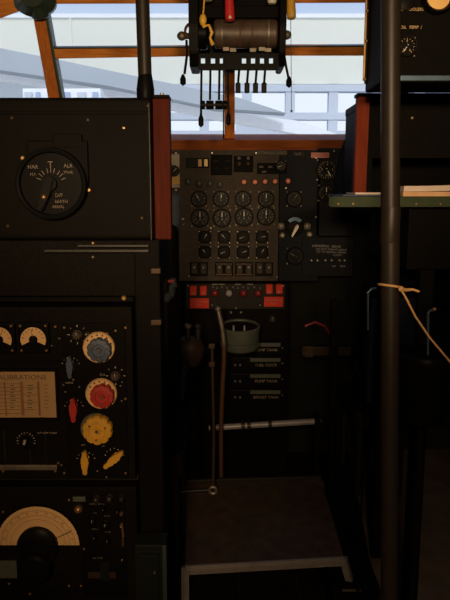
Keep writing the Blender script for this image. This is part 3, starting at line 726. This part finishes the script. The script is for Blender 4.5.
# green locker
gl = thing('equipment_locker', 'dull green metal locker standing on the floor right of the receiver', 'locker', (-.16, 1.34, 0))
a = at(134, 545, 1.32); c = at(166, 545, 1.32)
b = MB(); b.aabb(a.x, c.x, 1.32, 1.375, 0, a.z, 'green_dark', .004); b.build('body', gl)
b = MB(); b.aabb(c.x-.008, c.x+.001, 1.315, 1.3199, 0, a.z, 'green_metal', .001); b.build('edge_strip', gl)
b = MB(); b.aabb(a.x+.012, c.x-.016, 1.313, 1.3199, .02, a.z-.02, 'green_dark', .002); b.sph((c.x-.025, 1.31, a.z-.06), .007, 'dark_metal'); b.build('door', gl)

# stanchion standing on the left cabinet
lp = thing('stanchion', 'slim dark tube stanchion rising from the upper left cabinet to the roof', 'stanchion', (at(145, 95, 1.5).x, 1.5, za))
p = at(145.5, 92, 1.5); ptop = at(143, -20, 1.5); r = 6.6*sc(1.5)
b = MB(); b.cyl((p.x, 1.5, za+.03), (ptop.x-.01, 1.5, ZC), r, 'pole_paint', n=28); b.build('tube', lp)
b = MB(); b.lathe([(0, 0), (r*1.1, 0), (r*1.28, .008), (r*1.3, .03), (r*1.05, .055), (r*.98, .062), (0, .062)], 'black_gloss', UP((p.x, 1.5, za)), 28); b.build('foot', lp)

# ===================================================== RIGHT SIDE
# big foreground pole
r = 9.4*sc(1.08); pc = at(390.5, 190, 1.08)
rp = thing('support_pole', 'thick dark support pole standing from floor to roof in the right foreground', 'pole', (pc.x, 1.08, 0))
pa = at(390.8, 0, 1.08); pb = at(389.3, 600, 1.08); sl = (pa.x-pb.x)/(pa.z-pb.z)
def pxz(z): return pb.x+sl*(z-pb.z)
b = MB(); b.cyl((pxz(0), 1.08, 0), (pxz(ZC), 1.08, ZC), r, 'pole_paint', n=40); b.build('tube', rp)
b = MB(); b.lathe([(0, 0), (r*1.9, 0), (r*1.9, .012), (r*1.3, .02), (r*1.15, .05), (0, .05)], 'pole_paint', UP((pxz(0), 1.08, 0)), 40); b.build('base_flange', rp)
b = MB(); zj = at(390, 225, 1.06).z; b.lathe([(r, -.03), (r*1.035, -.028), (r*1.035, .028), (r, .03)], 'pole_paint', UP((pxz(zj), 1.08, zj)), 40); b.build('collar', rp)
# string
b = MB(); zt = at(390, 288, 1.055).z; rr = r+.003; px_ = pxz(zt)
pts = [(px_+rr*math.cos(2*PI*k/36), 1.08+rr*math.sin(2*PI*k/36), zt+.0035*math.cos(2*PI*k/36+2.4)) for k in range(37)]
b.tube(pts, .0021, 'string', 8)
kn = at(401, 289, 1.055)
b.sph(kn, .005, 'string'); 
b.tube([kn, at(406, 290, 1.045), at(413, 289.5, 1.04), at(419, 291.5, 1.04)], [.0024, .003, .0022, .002], 'string', 8)
b.tube([kn, at(407, 300, 1.05), at(415, 316, 1.06), at(430, 338, 1.08), at(452, 364, 1.1), at(480, 392, 1.14)], .0018, 'string', 8)
b.build('tied_cord', None, 'orange-tan cord knotted around the foreground pole, its end trailing right', 'cord')
# overhead box
BY = 1.6; bx = thing('overhead_instrument_box', 'black instrument box with small dial and amber dial hanging at upper right', 'instrument box', (at(420, 84, BY).x, BY, at(420, 84, BY).z))
a = at(380, 82.5, BY); b = MB(); b.aabb(a.x, W-.03, BY, BY+.17, a.z, ZC, 'black_paint', .006)
for x, y in ((403, 77), (445, 78), (404, 4)): screw(b, at(x, y, BY), .004, 'worn_metal')
label_text(b, 'OIL COOLERS', 411, 9.5, BY, 3, 'cream_dial', .0, .95); label_text(b, 'OIL  TEMP  /', 411, 27.5, BY, 3, 'cream_dial', .0, .95)
b.build('case', bx)
b = MB(); xx = at(363.6, 40, BY+.17).x; yy = BY+.16
b.aabb(xx-.0015, xx+.003, yy-.008, yy, at(364, 81, yy).z, ZC, 'brass', .001)
b.build('brass_edging', bx)
b = MB(); b.aabb(xx+.003, a.x, BY+.145, BY+.162, at(364, 84, yy).z, ZC, 'black_gloss', .002)
for y in (12, 42, 80): b.sph((xx+.004, yy-.01, at(364, y, yy).z), .005, 'brass')
b.build('side_plate', bx)
gauge(bx, 406, 47, 9.5, BY, 238, 'cream_dial', 13, fig=list('246'))
b = MB(); p = at(437, -2, BY); M = FR(p); R_ = 15.5*sc(BY)
b.lathe([(0, 0), (R_, 0), (R_, .02), (R_*.9, .026), (R_*.78, .02), (R_*.74, .008), (0, .008)], 'bakelite', M, 40); g = b.build('gauge', bx)
b = MB(); b.lathe([(0, .009), (R_*.73, .009), (0, .011)], 'amber_dial', M, 36); b.build('dial', g)
b = MB(); p = at(406, 2, BY); b.lathe([(0, 0), (.02, 0), (.02, .008), (0, .012)], 'bakelite', FR(p), 20); b.build('knob', bx)
b = MB(); a = at(400, 81, BY); b.aabb(a.x, W-.03, BY-.005, BY-.0005, a.z+.000, a.z+.012, 'blue_steel', .001); b.build('lower_glint', bx)  # bluish strip drawn in as the highlight along the bottom edge

# chart table
DY = 1.70; dz = at(400, 196.8, DY).z
dk = thing('chart_table', 'chart table with chipped green edge at right', 'table', (.75, DY+.4, 0))
a = at(329, 198, DY); b = MB(); b.prism([(a.x, DY), (W-.04, DY), (W-.04, DY+.60), (a.x+.125, DY+.60)], .026, 'green_paint', Matrix.Translation((0, 0, dz-.026)), .003); b.build('tabletop', dk)
b = MB()
for x in (338, 353, 416, 440): screw(b, at(x, 204, DY), .0035, 'brass')
b.build('edge_screws', dk)
b = MB(); b.aabb(.50, W-.04, DY+.08, DY+.56, dz-.2, dz-.027, 'black_paint', .004); b.build('drawer_unit', dk)
for y in (DY+.1, DY+.52):
    b = MB(); b.aabb(.54, .58, y-.02, y+.02, 0, dz-.2, 'black_paint', .003); b.build('leg', dk)
    b = MB(); b.aabb(1.15, 1.19, y-.02, y+.02, 0, dz-.2, 'black_paint', .003); b.build('leg', dk)
# cabinet on the table
GY = 2.0; gz1 = at(370, 95, GY).z
gc = thing('chart_cabinet', 'open dark cabinet with red-brown edge board standing on the chart table', 'cabinet', (.8, GY+.15, dz))
xa = at(354.5, 192, GY).x; xb = at(366, 192, GY).x; xat = at(358, 95, GY).x; xbt = at(370, 95, GY).x; s = sc(GY)
b = MB(); zz0 = dz+.001; zz1 = gz1-.005
b.prism([(xa-.002, zz0), (xb, zz0), (xbt, zz1), (xat, zz1)], .035, 'wood_red', Matrix(((1, 0, 0, 0), (0, 0, 1, GY), (0, 1, 0, 0), (0, 0, 0, 1))), .002); b.build('edge_board', gc)
b = MB(); x0 = xb+.004; 
b.aabb(xbt, W-.04, GY+.036, GY+.40, gz1-.02, gz1+.004, 'black_paint', .003)           # top
b.aabb(xat-.002, W-.04, GY+.0, GY+.05, gz1-.004, gz1+.006, 'black_paint', .002)
b.aabb(x0, W-.04, GY+.38, GY+.40, dz+.001, gz1-.02, 'black_paint')                    # back
b.aabb(x0, x0+.02, GY+.036, GY+.38, dz+.001, gz1-.02, 'black_paint')
zm = at(420, 158, GY+.04).z
b.aabb(x0+.02, W-.04, GY+.04, GY+.06, zm, gz1-.02, 'black_crackle')                       # upper front board
b.aabb(x0+.02, W-.04, GY+.06, GY+.36, zm, zm+.015, 'black_paint'); b.build('carcass', gc)
b = MB(); screw(b, at(412, 118, GY+.04), .005, 'brass'); b.build('catch', gc)
# papers
b = MB(); 
def sheet(x0, x1, y0, y1, z0, th, m, name, label, rz=0, curl=0, n=10):
    t = bmesh.new(); g = []
    for i in range(n+1):
        u = i/n; row = []
        for v in (0, 1):
            for hh in (0, 1):
                row.append(t.verts.new((x0+(x1-x0)*u, y0+(y1-y0)*v, z0+hh*th+curl*u*u)))
        g.append(row)
    for A, B in zip(g, g[1:]):
        t.faces.new((A[0], B[0], B[2], A[2])); t.faces.new((A[1], A[3], B[3], B[1])); t.faces.new((A[0], A[1], B[1], B[0])); t.faces.new((A[2], B[2], B[3], A[3]))
    t.faces.new((g[0][0], g[0][2], g[0][3], g[0][1])); t.faces.new((g[-1][0], g[-1][1], g[-1][3], g[-1][2]))
    c_ = Vector(((x0+x1)/2, (y0+y1)/2, 0)); Mx = Matrix.Translation(c_) @ Matrix.Rotation(rz, 4, 'Z') @ Matrix.Translation(-c_)
    b = MB(); b.add(t, m, Mx); b.build(name, None, label, 'paper', None)
k = sc(1.78)
sheet(.31, .455, 1.76, 1.95, dz+.001, .004, 'paper_blue', 'folded_chart', 'dark blue folded chart lying at the left end of the chart table', .05)
sheet(.36, .455, 1.80, 1.97, dz+.0055, .005, 'paper_white', 'paper_sheet', 'small pale sheet on top of the dark blue chart', -.04)
sheet(.465, 1.15, 1.72, 1.97, dz+.001, .012, 'paper_tan', 'folder', 'tan folder lying on the chart table under the white booklet')
sheet(.468, 1.15, 1.725, 1.96, dz+.0135, .014, 'paper_white', 'booklet', 'pinkish white booklet on the tan folder behind the foreground pole', 0, .06)

# curtain
cu = MB(); t = bmesh.new(); cols = []
x0c, x1c = at(344, 150, 2.55).x, at(352, 150, 2.55).x
ztop = at(350, 116, 2.55).z; zbot = at(350, 203, 2.55).z
N = 40
for i in range(N+1):
    u = i/N; x = x0c+(x1c-x0c+.03)*u; y = 2.56+.014*math.sin(u*22)
    lean = -.045*(1-u*.7)
    cols.append([t.verts.new((x+lean, y, zbot)), t.verts.new((x+.55*lean, y+.004, (zbot+ztop)/2)), t.verts.new((x+.035, y, ztop))])
for A, B in zip(cols, cols[1:]):
    for j in range(2): t.faces.new((A[j], B[j], B[j+1], A[j+1]))
bmesh.ops.solidify(t, geom=list(t.faces), thickness=.004)
cu.add(t, 'navy_cloth', None, True)
cu.build('curtain', None, 'dark navy blackout curtain gathered left of the chart cabinet', 'curtain')

# co-pilot seat (right) and captain's seat (left)
def seat(name, cx, cy, w, zseat, zback, label, backm, pw=.8):
    s = thing(name, label, 'seat', (cx, cy, 0))
    b = MB(); b.aabb(cx-w/2, cx+w/2, cy-.22, cy+.22, zseat-.10, zseat, 'seat_leather', .03, 4); b.build('cushion', s)
    b = MB(); b.box((w, .07, zback-zseat), 'black_paint', UP((cx, cy-.26, (zback+zseat)/2), .10), .03, 4); b.build('backrest', s)
    b = MB(); b.box((w*pw, .03, (zback-zseat)*.8), backm, UP((cx, cy-.31, (zback+zseat)/2), .10), .012, 3); b.build('back_pad', s)
    for sx in (-1, 1):
        b = MB(); b.tube([(cx+sx*(w/2-.012), cy-.2, zseat+.18), (cx+sx*(w/2-.012), cy+.12, zseat+.2), (cx+sx*(w/2-.012), cy+.2, zseat+.16)], .016, 'seat_leather'); b.build('armrest', s)
        for sy in (-1, 1):
            b = MB(); b.cyl((cx+sx*(w/2-.03), cy+sy*.18, 0), (cx+sx*(w/2-.03), cy+sy*.18, zseat-.10), .014, 'dark_metal'); b.build('leg', s)
    return s
ps = seat('pilot_seat', .68, 2.89, .24, .42, at(340, 285, 2.5).z, 'dark pilot seat with navy back pad right of the pedestal', 'navy_cloth')
lx = at(179, 194, 1.98).x
ls = seat('pilot_seat', lx-.15, 2.24, .30, .50, at(176, 222, 1.98).z, 'dark pilot seat with grey-blue headrest half hidden behind the left cabinet', 'seat_leather')
b = MB(); za_, zb2 = at(176, 194, 1.95).z, at(176, 228, 1.95).z; b.aabb(lx-.26, lx+.006, 1.925, 1.99, zb2, za_, 'grey_cloth', .022, 4); b.build('headrest', ls)
b = MB(); b.tube([at(165, 300, 1.9), at(170, 294, 1.9), at(173, 286, 1.9), at(173, 278, 1.9)], [.012, .014, .013, .008], 'grey_cloth'); b.build('shoulder_strap', ls)
b = MB(); p = at(171, 281, 1.88); b.box((.020, .010, .018), 'knob_red', FR(p), .003); b.build('release_tag', ls)
# floor bracing: upright and strut right of step
b = MB(); p0 = onz(331, 516, 0.02); p0.z = 0; b.bar((p0.x, p0.y, 0), (p0.x-.01, p0.y, at(323, 300, p0.y).z), .035, .03, 'black_paint', .003)
b.build('frame_upright', None, 'dark upright bar standing right of the step platform', 'upright')
b = MB(); q0 = onz(352, 588, .12); b.aabb(q0.x-.06, q0.x+.09, q0.y, q0.y+.3, 0, .12, 'black_paint', .004); sb = thing('floor_duct', 'low black duct box on the floor beside the foreground pole', 'duct', (q0.x, q0.y+.1, 0)); b.build('body', sb)
b = MB(); b.aabb(q0.x-.03, q0.x+.03, q0.y-.002, q0.y+.004, .108, .116, 'worn_metal', .001); b.build('catch', sb)
# tan bar and red bits behind the seat region
b = MB(); a = at(302, 347, 2.75); c = at(326, 356, 2.75); b.aabb(a.x, Vector(ps['_w']).x-.13, 2.75, 2.78, c.z, a.z, 'brown_leather', .004)
b.build('lap_strap', ps)
q = MB(); q.aabb(a.x+.01, a.x+.05, 2.742, 2.75, c.z-.004, a.z+.004, 'dull_brass', .002); q.build('strap_buckle', ps)
b = MB(); a = at(330, 308, 2.3); b.tube([at(305, 326, 2.72), at(315, 322, 2.72), at(325, 326, 2.72), at(330, 334, 2.72)], .006, 'lens_red'); b.build('hose', None, 'short dull red hose above the brown strap', 'hose')

# thin handle rods and bin under chart table
b = MB(); p0 = at(428, 355, 1.5); p1 = at(428, 313, 1.5); b.tube([p0, p1, p1+Vector((.004, 0, .006)), p1+Vector((.012, -.005, .008))], .0028, 'blue_steel', 8)
b.sph(p1+Vector((.013, -.005, .010)), .005, 'brass')
b2 = b
b2.build('hooked_rod', None, 'thin bluish hooked rod standing up from the black canister', 'rod')
b = MB(); p0 = at(368, 330, 1.75); p1 = at(368, 293, 1.75); b.tube([(p0.x, 1.75, 0), p0], .003, 'black_paint', 8)
b.tube([p0, p1, p1+Vector((.008, 0, .012)), p1+Vector((.022, 0, .014))], .003, 'blue_steel', 8); b.build('hooked_rod', None, 'thin bluish hooked rod just left of the foreground pole', 'rod')
bi = thing('canister', 'squat black canister on a stand under the chart table at right', 'canister', (at(425, 400, 1.5).x, 1.52, 0))
cz = at(425, 356, 1.5).z; cx = at(428, 400, 1.5).x; R_ = 30*sc(1.5); cb = at(425, 425, 1.5).z
b = MB(); b.lathe([(0, cb-cz), (R_*.72, cb-cz), (R_*.85, (cb-cz)*.8), (R_, -.03), (R_*1.03, -.02), (R_*1.03, -.006), (R_*.97, 0), (0, .002)], 'black_gloss', UP((cx, 1.54, cz)), 36); b.build('body', bi)
b = MB(); b.lathe([(0, 0), (R_*.6, 0), (R_*.6, .012), (.012, .02), (.012, cb-.01), (.06, cb-.001), (0, cb-.001)], 'black_paint', UP((cx, 1.54, 0)), 28); b.build('stand', bi)

# ===================================================== THROTTLE QUADRANT
QY = 2.30; s = sc(QY)
qd = thing('throttle_quadrant', 'black overhead throttle quadrant with hanging levers in front of the windscreen', 'throttle quadrant', (at(237, 60, QY).x, QY, at(237, 70, QY).z))
def Q(px, py, d=0): return at(px, py, QY+d)
z1 = Q(0, 69).z; z2 = ZC
b = MB(); xl = Q(190, 40).x; xrr = Q(284, 40).x
# side cheeks with rounded lower corners
def cheek(x0, x1):
    yf = QY-.06; yb = QY+.12
    prof = [(yf+.02, z1), (yb-.02, z1), (yb, z1+.04), (yb, z2), (yf-.02, z2), (yf-.03, z1+.12), (yf-.01, z1+.04)]
    b.prism(prof, x1-x0, 'black_gloss', Matrix(((0, 0, 1, x0), (1, 0, 0, 0), (0, 1, 0, 0), (0, 0, 0, 1))), .003)
cheek(xl, xl+.03); cheek(xrr-.02, xrr)
b.aabb(xl+.03, xrr-.02, QY+.10, QY+.118, Q(0, 56, .1).z, z2, 'black_gloss')
# lower front plate with square windows
zt, zb_ = Q(0, 54, -.03).z, Q(0, 70, -.03).z
wz0, wz1 = Q(0, 64, -.03).z, Q(0, 58, -.03).z
xs = [Q(x, 60, -.03).x for x in (203, 213, 222, 244, 253, 262, 271)]; hw = 2.0*s
b.aabb(xl+.03, xrr-.02, QY-.04, QY-.02, wz1, zt, 'black_gloss'); b.aabb(xl+.03, xrr-.02, QY-.04, QY-.02, zb_, wz0, 'black_gloss')
e = [xl+.03]+sum([[x-hw, x+hw] for x in xs], [])+[xrr-.02]
for i in range(0, len(e), 2): b.aabb(e[i], e[i+1], QY-.04, QY-.02, wz0, wz1, 'black_gloss')
b.aabb(xl+.03, xrr-.02, QY-.03, QY-.0, Q(0, 20, 0).z, Q(0, 8, 0).z, 'black_paint', .004)
b.aabb(xl+.03, xrr-.02, QY+.0, QY+.1, Q(0, 8, 0).z, z2, 'black_paint')
b.build('housing', qd)
b = MB(); p0 = Q(214, 34); p1 = Q(277, 34); rr = 13*s
b.cyl(p0, p1, rr, 'tarnish_drum', n=36)
for x in (222, 240, 252, 268): p = Q(x, 34); b.cyl((p.x-.003, QY, p.z), (p.x+.003, QY, p.z), rr*1.02, 'worn_metal' if x in (222, 268) else 'copper_paint', n=36)
dr = b.build('drum', qd)
b = MB(); p0 = Q(193, 34); p1 = Q(208, 34); b.cyl(p0, p1, rr*1.1, 'black_gloss', n=32); b.ring(.02, .028, -.004, .004, 'copper_paint', AX(p0+Vector((.0, -.04, 0)), p0+Vector((0, -.05, 0)))[0], 20); b.build('friction_disc', qd)
b = MB()
for x, y in ((226, 49), (253, 50), (268, 50), (233, 50), (262, 49)): p = Q(x, y, -.045); b.box((6*s, 3.5*s, .006), 'worn_metal', FR(p), .001)
b.build('label_plate', qd)
def lev(name, pts, r, m, knobf, lab=None):
    b = MB(); b.tube(pts, r, m, 8); l = b.build(name, qd)
    if lab: l['label'] = lab
    b = MB(); knobf(b); b.build('lever_knob', l)
# hanging levers left group
for i, x in enumerate((201, 210, 219)):
    yb = 118 if i == 0 else 100
    p0 = Q(x+.5, 66, .02); p1 = Q(x, yb, .02)
    if i == 0: lev('throttle_lever', [p0, p1], .0042, 'black_gloss', lambda b: b.lathe([(0, -.022), (.009, -.014), (.009, .008), (.004, .022), (0, .022)], 'bakelite', UP(Q(x, 121, .02)), 16))
    else: lev('throttle_lever', [p0, p1], .0042, 'black_gloss', lambda b: b.cyl(Q(x-3.8, 105, .02), Q(x+3.8, 105, .02), 4.2*s, 'bakelite', n=18))
b = MB(); b.cyl(Q(201, 105, .02), Q(227, 105, .02), .0055, 'copper_paint', n=12); b.build('cross_rod', qd)
for xa_, xb_ in ((200.5, 205), (223, 227)):
    b = MB(); b.cyl(Q(xa_, 105, .02), Q(xb_, 105, .02), 4.2*s, 'bakelite'); b.build('cross_rod_end', qd)
lev('throttle_lever', [Q(227, 66, .0), Q(228, 90, .0), Q(228.5, 115, 0)], .0042, 'black_gloss', lambda b: b.lathe([(0, -.022), (.009, -.014), (.009, .008), (.004, .022), (0, .022)], 'bakelite', UP(Q(228.5, 119, 0)), 16))
for x in (238, 247, 255.5, 264):
    lev('mixture_lever', [Q(x+1.5, 66, .02), Q(x+.8, 74, .02), Q(x, 84, .02)], .0042, 'black_gloss', lambda b: b.box((5*s, .014, 9.5*s), 'bakelite', UP(Q(x, 88, .02)), .003))
# side levers
for x, y0, x1, y1, sx in ((183, 37, 183, 80, -1), (285.5, 36, 289, 82, 1)):
    b = MB(); p = Q(x, y0-1); b.cyl((p.x, QY, p.z), (xl+.005 if sx < 0 else xrr-.005, QY, p.z), .010, 'dark_metal'); b.sph((p.x+sx*.004, QY, p.z), .015, 'worn_metal', (1.1, 1, 1)); b.build('pivot', qd)
    pts = [Q(186.5, 40), Q(187, 55), Q(184.5, 74)] if sx < 0 else [Q(284, 54), Q(286, 66), Q(288.5, 78)]
    lev('side_lever', pts, .0045, 'bakelite', lambda b: b.lathe([(0, -.02), (.010, -.012), (.010, .004), (.004, .018), (0, .018)], 'bakelite', UP(Q(x1, y1)), 16))
# coloured handles at top
def handle(px0, py0, px1, py1, w, m, lab, d=-.07):
    b = MB(); p0 = Q(px0, py0, d); p1 = Q(px1, py1, d); r = w/2*s
    b.tube([p0, p0+(p1-p0)*.5, p0+(p1-p0)*.85, p1, p1+(p1-p0)*.03], [r*.8, r*.85, r, r, r*.6], m, 16); o = b.build('handle', qd); o['label'] = lab
    b = MB(); b.lathe([(0, 0), (r*.3, 0), (r*.3, .004), (0, .006)], 'white_paint', FR(p1+Vector((0, -r*.93, .004))), 12); b.build('handle_boss', o)
handle(228, -30, 230, 20, 9, 'lever_red', 'red handle')
handle(290, -30, 291.5, 18, 8.5, 'lever_yellow', 'yellow handle')
for x, y, m in ((208, -1, 'white_paint'), (233, -4, 'white_paint'), (272, 2, 'white_paint')):
    b = MB(); p = Q(x, y, -.06); b.lathe([(0, -.006), (.012, -.006), (.016, .004), (.014, .02), (0, .024)], m, UP(p), 20); b.cyl(p+Vector((0, 0, .02)), p+Vector((0, .03, .14)), .005, 'bakelite'); b.build('white_knob', qd)
b = MB(); p = Q(203, 20, -.075); b.sph(p, .016, 'lever_yellow', (.75, .75, 1.25)); b.tube([p+Vector((0, 0, .015)), p+Vector((.004, .01, .06)), p+Vector((.0, .04, .14))], .003, 'lever_yellow'); b.build('yellow_tag', qd)
b = MB(); b.tube([Q(203, 27, -.075), Q(209, 25, -.08), Q(212, 33, -.08), Q(210, 38, -.08), Q(213, 45, -.08)], [.005, .004, .006, .004, .007], 'lever_yellow', 8); b.build('yellow_tag', qd)
b = MB(); b.sph(Q(193, 28, -.07), .007, 'brass'); b.build('cheek_bolt', qd)
# pull cord hanging outside the quadrant
b = MB(); b.tube([at(290, -20, 2.7), at(291, 40, 2.7), at(291.5, 110, 2.7)], .0012, 'grey_mark', 6); b.sph(at(291.5, 111, 2.7), .005, 'grey_mark'); b.build('pull_cord', None, 'thin grey pull cord hanging in front of the right windscreen pane', 'cord')

# ================================================================= LIGHTS
w = bpy.data.worlds.new('sky'); bpy.context.scene.world = w; w.use_nodes = True; nt = w.node_tree
bg = nt.nodes['Background']; tc = nt.nodes.new('ShaderNodeTexCoord'); sp = nt.nodes.new('ShaderNodeSeparateXYZ'); rm = nt.nodes.new('ShaderNodeValToRGB')
nt.links.new(tc.outputs['Generated'], sp.inputs[0]); nt.links.new(sp.outputs['Z'], rm.inputs[0]); nt.links.new(rm.outputs[0], bg.inputs[0])
e = rm.color_ramp.elements; e[0].position = 0; e[0].color = (.86, .90, 1, 1); e[1].position = .5; e[1].color = (.42, .52, .80, 1)
x = rm.color_ramp.elements.new(.17); x.color = (.80, .86, 1, 1); x = rm.color_ramp.elements.new(.27); x.color = (.42, .54, .80, 1)
bg.inputs[1].default_value = 1.12
def light(kind, name, loc, to, energy, col, **k):
    d = bpy.data.lights.new(name, kind); d.energy = energy; d.color = col
    for a, v in k.items(): setattr(d, a, v)
    o = bpy.data.objects.new(name, d); C.objects.link(o); o.location = loc
    o.rotation_euler = (Vector(to)-Vector(loc)).to_track_quat('-Z', 'Y').to_euler(); return o
light('SUN', 'sun', (0, -20, 30), (0, 6, 0), 1.6, (1, .97, .90), angle=.3)
light('SPOT', 'cabin_warm_spot', (-.22, -1.1, 1.60), (.0, 3.1, 2.06), 130, (1, .72, .42), spot_size=math.radians(46), spot_blend=.8, shadow_soft_size=.10)
light('SPOT', 'cabin_warm_spot', (.30, -1.1, 1.60), (.0, 3.1, 2.06), 130, (1, .72, .42), spot_size=math.radians(46), spot_blend=.8, shadow_soft_size=.10)  # second warm source, added to soften the pole and cabinet shadows
light('SPOT', 'radio_fill', (-.20, -.45, 1.62), (-.36, 1.4, .95), 54, (1, .66, .36), spot_size=math.radians(38), spot_blend=.9, shadow_soft_size=.08)  # added fill to brighten the transmitter and its chart, no real fitting
light('SPOT', 'floor_fill', (-.05, -1.1, 1.8), (.42, 2.4, 0), 75, (1, .70, .44), spot_size=math.radians(34), spot_blend=.9, shadow_soft_size=.15)  # added fill that lifts the dark floor and step, no real fitting

sc_ = bpy.context.scene
sc_.view_settings.view_transform = 'Standard'; sc_.view_settings.look = 'None'; sc_.view_settings.exposure = 0; sc_.view_settings.gamma = 1
sc_.view_settings.use_curve_mapping = False
for o in bpy.data.objects:
    if '_w' in o: del o['_w']
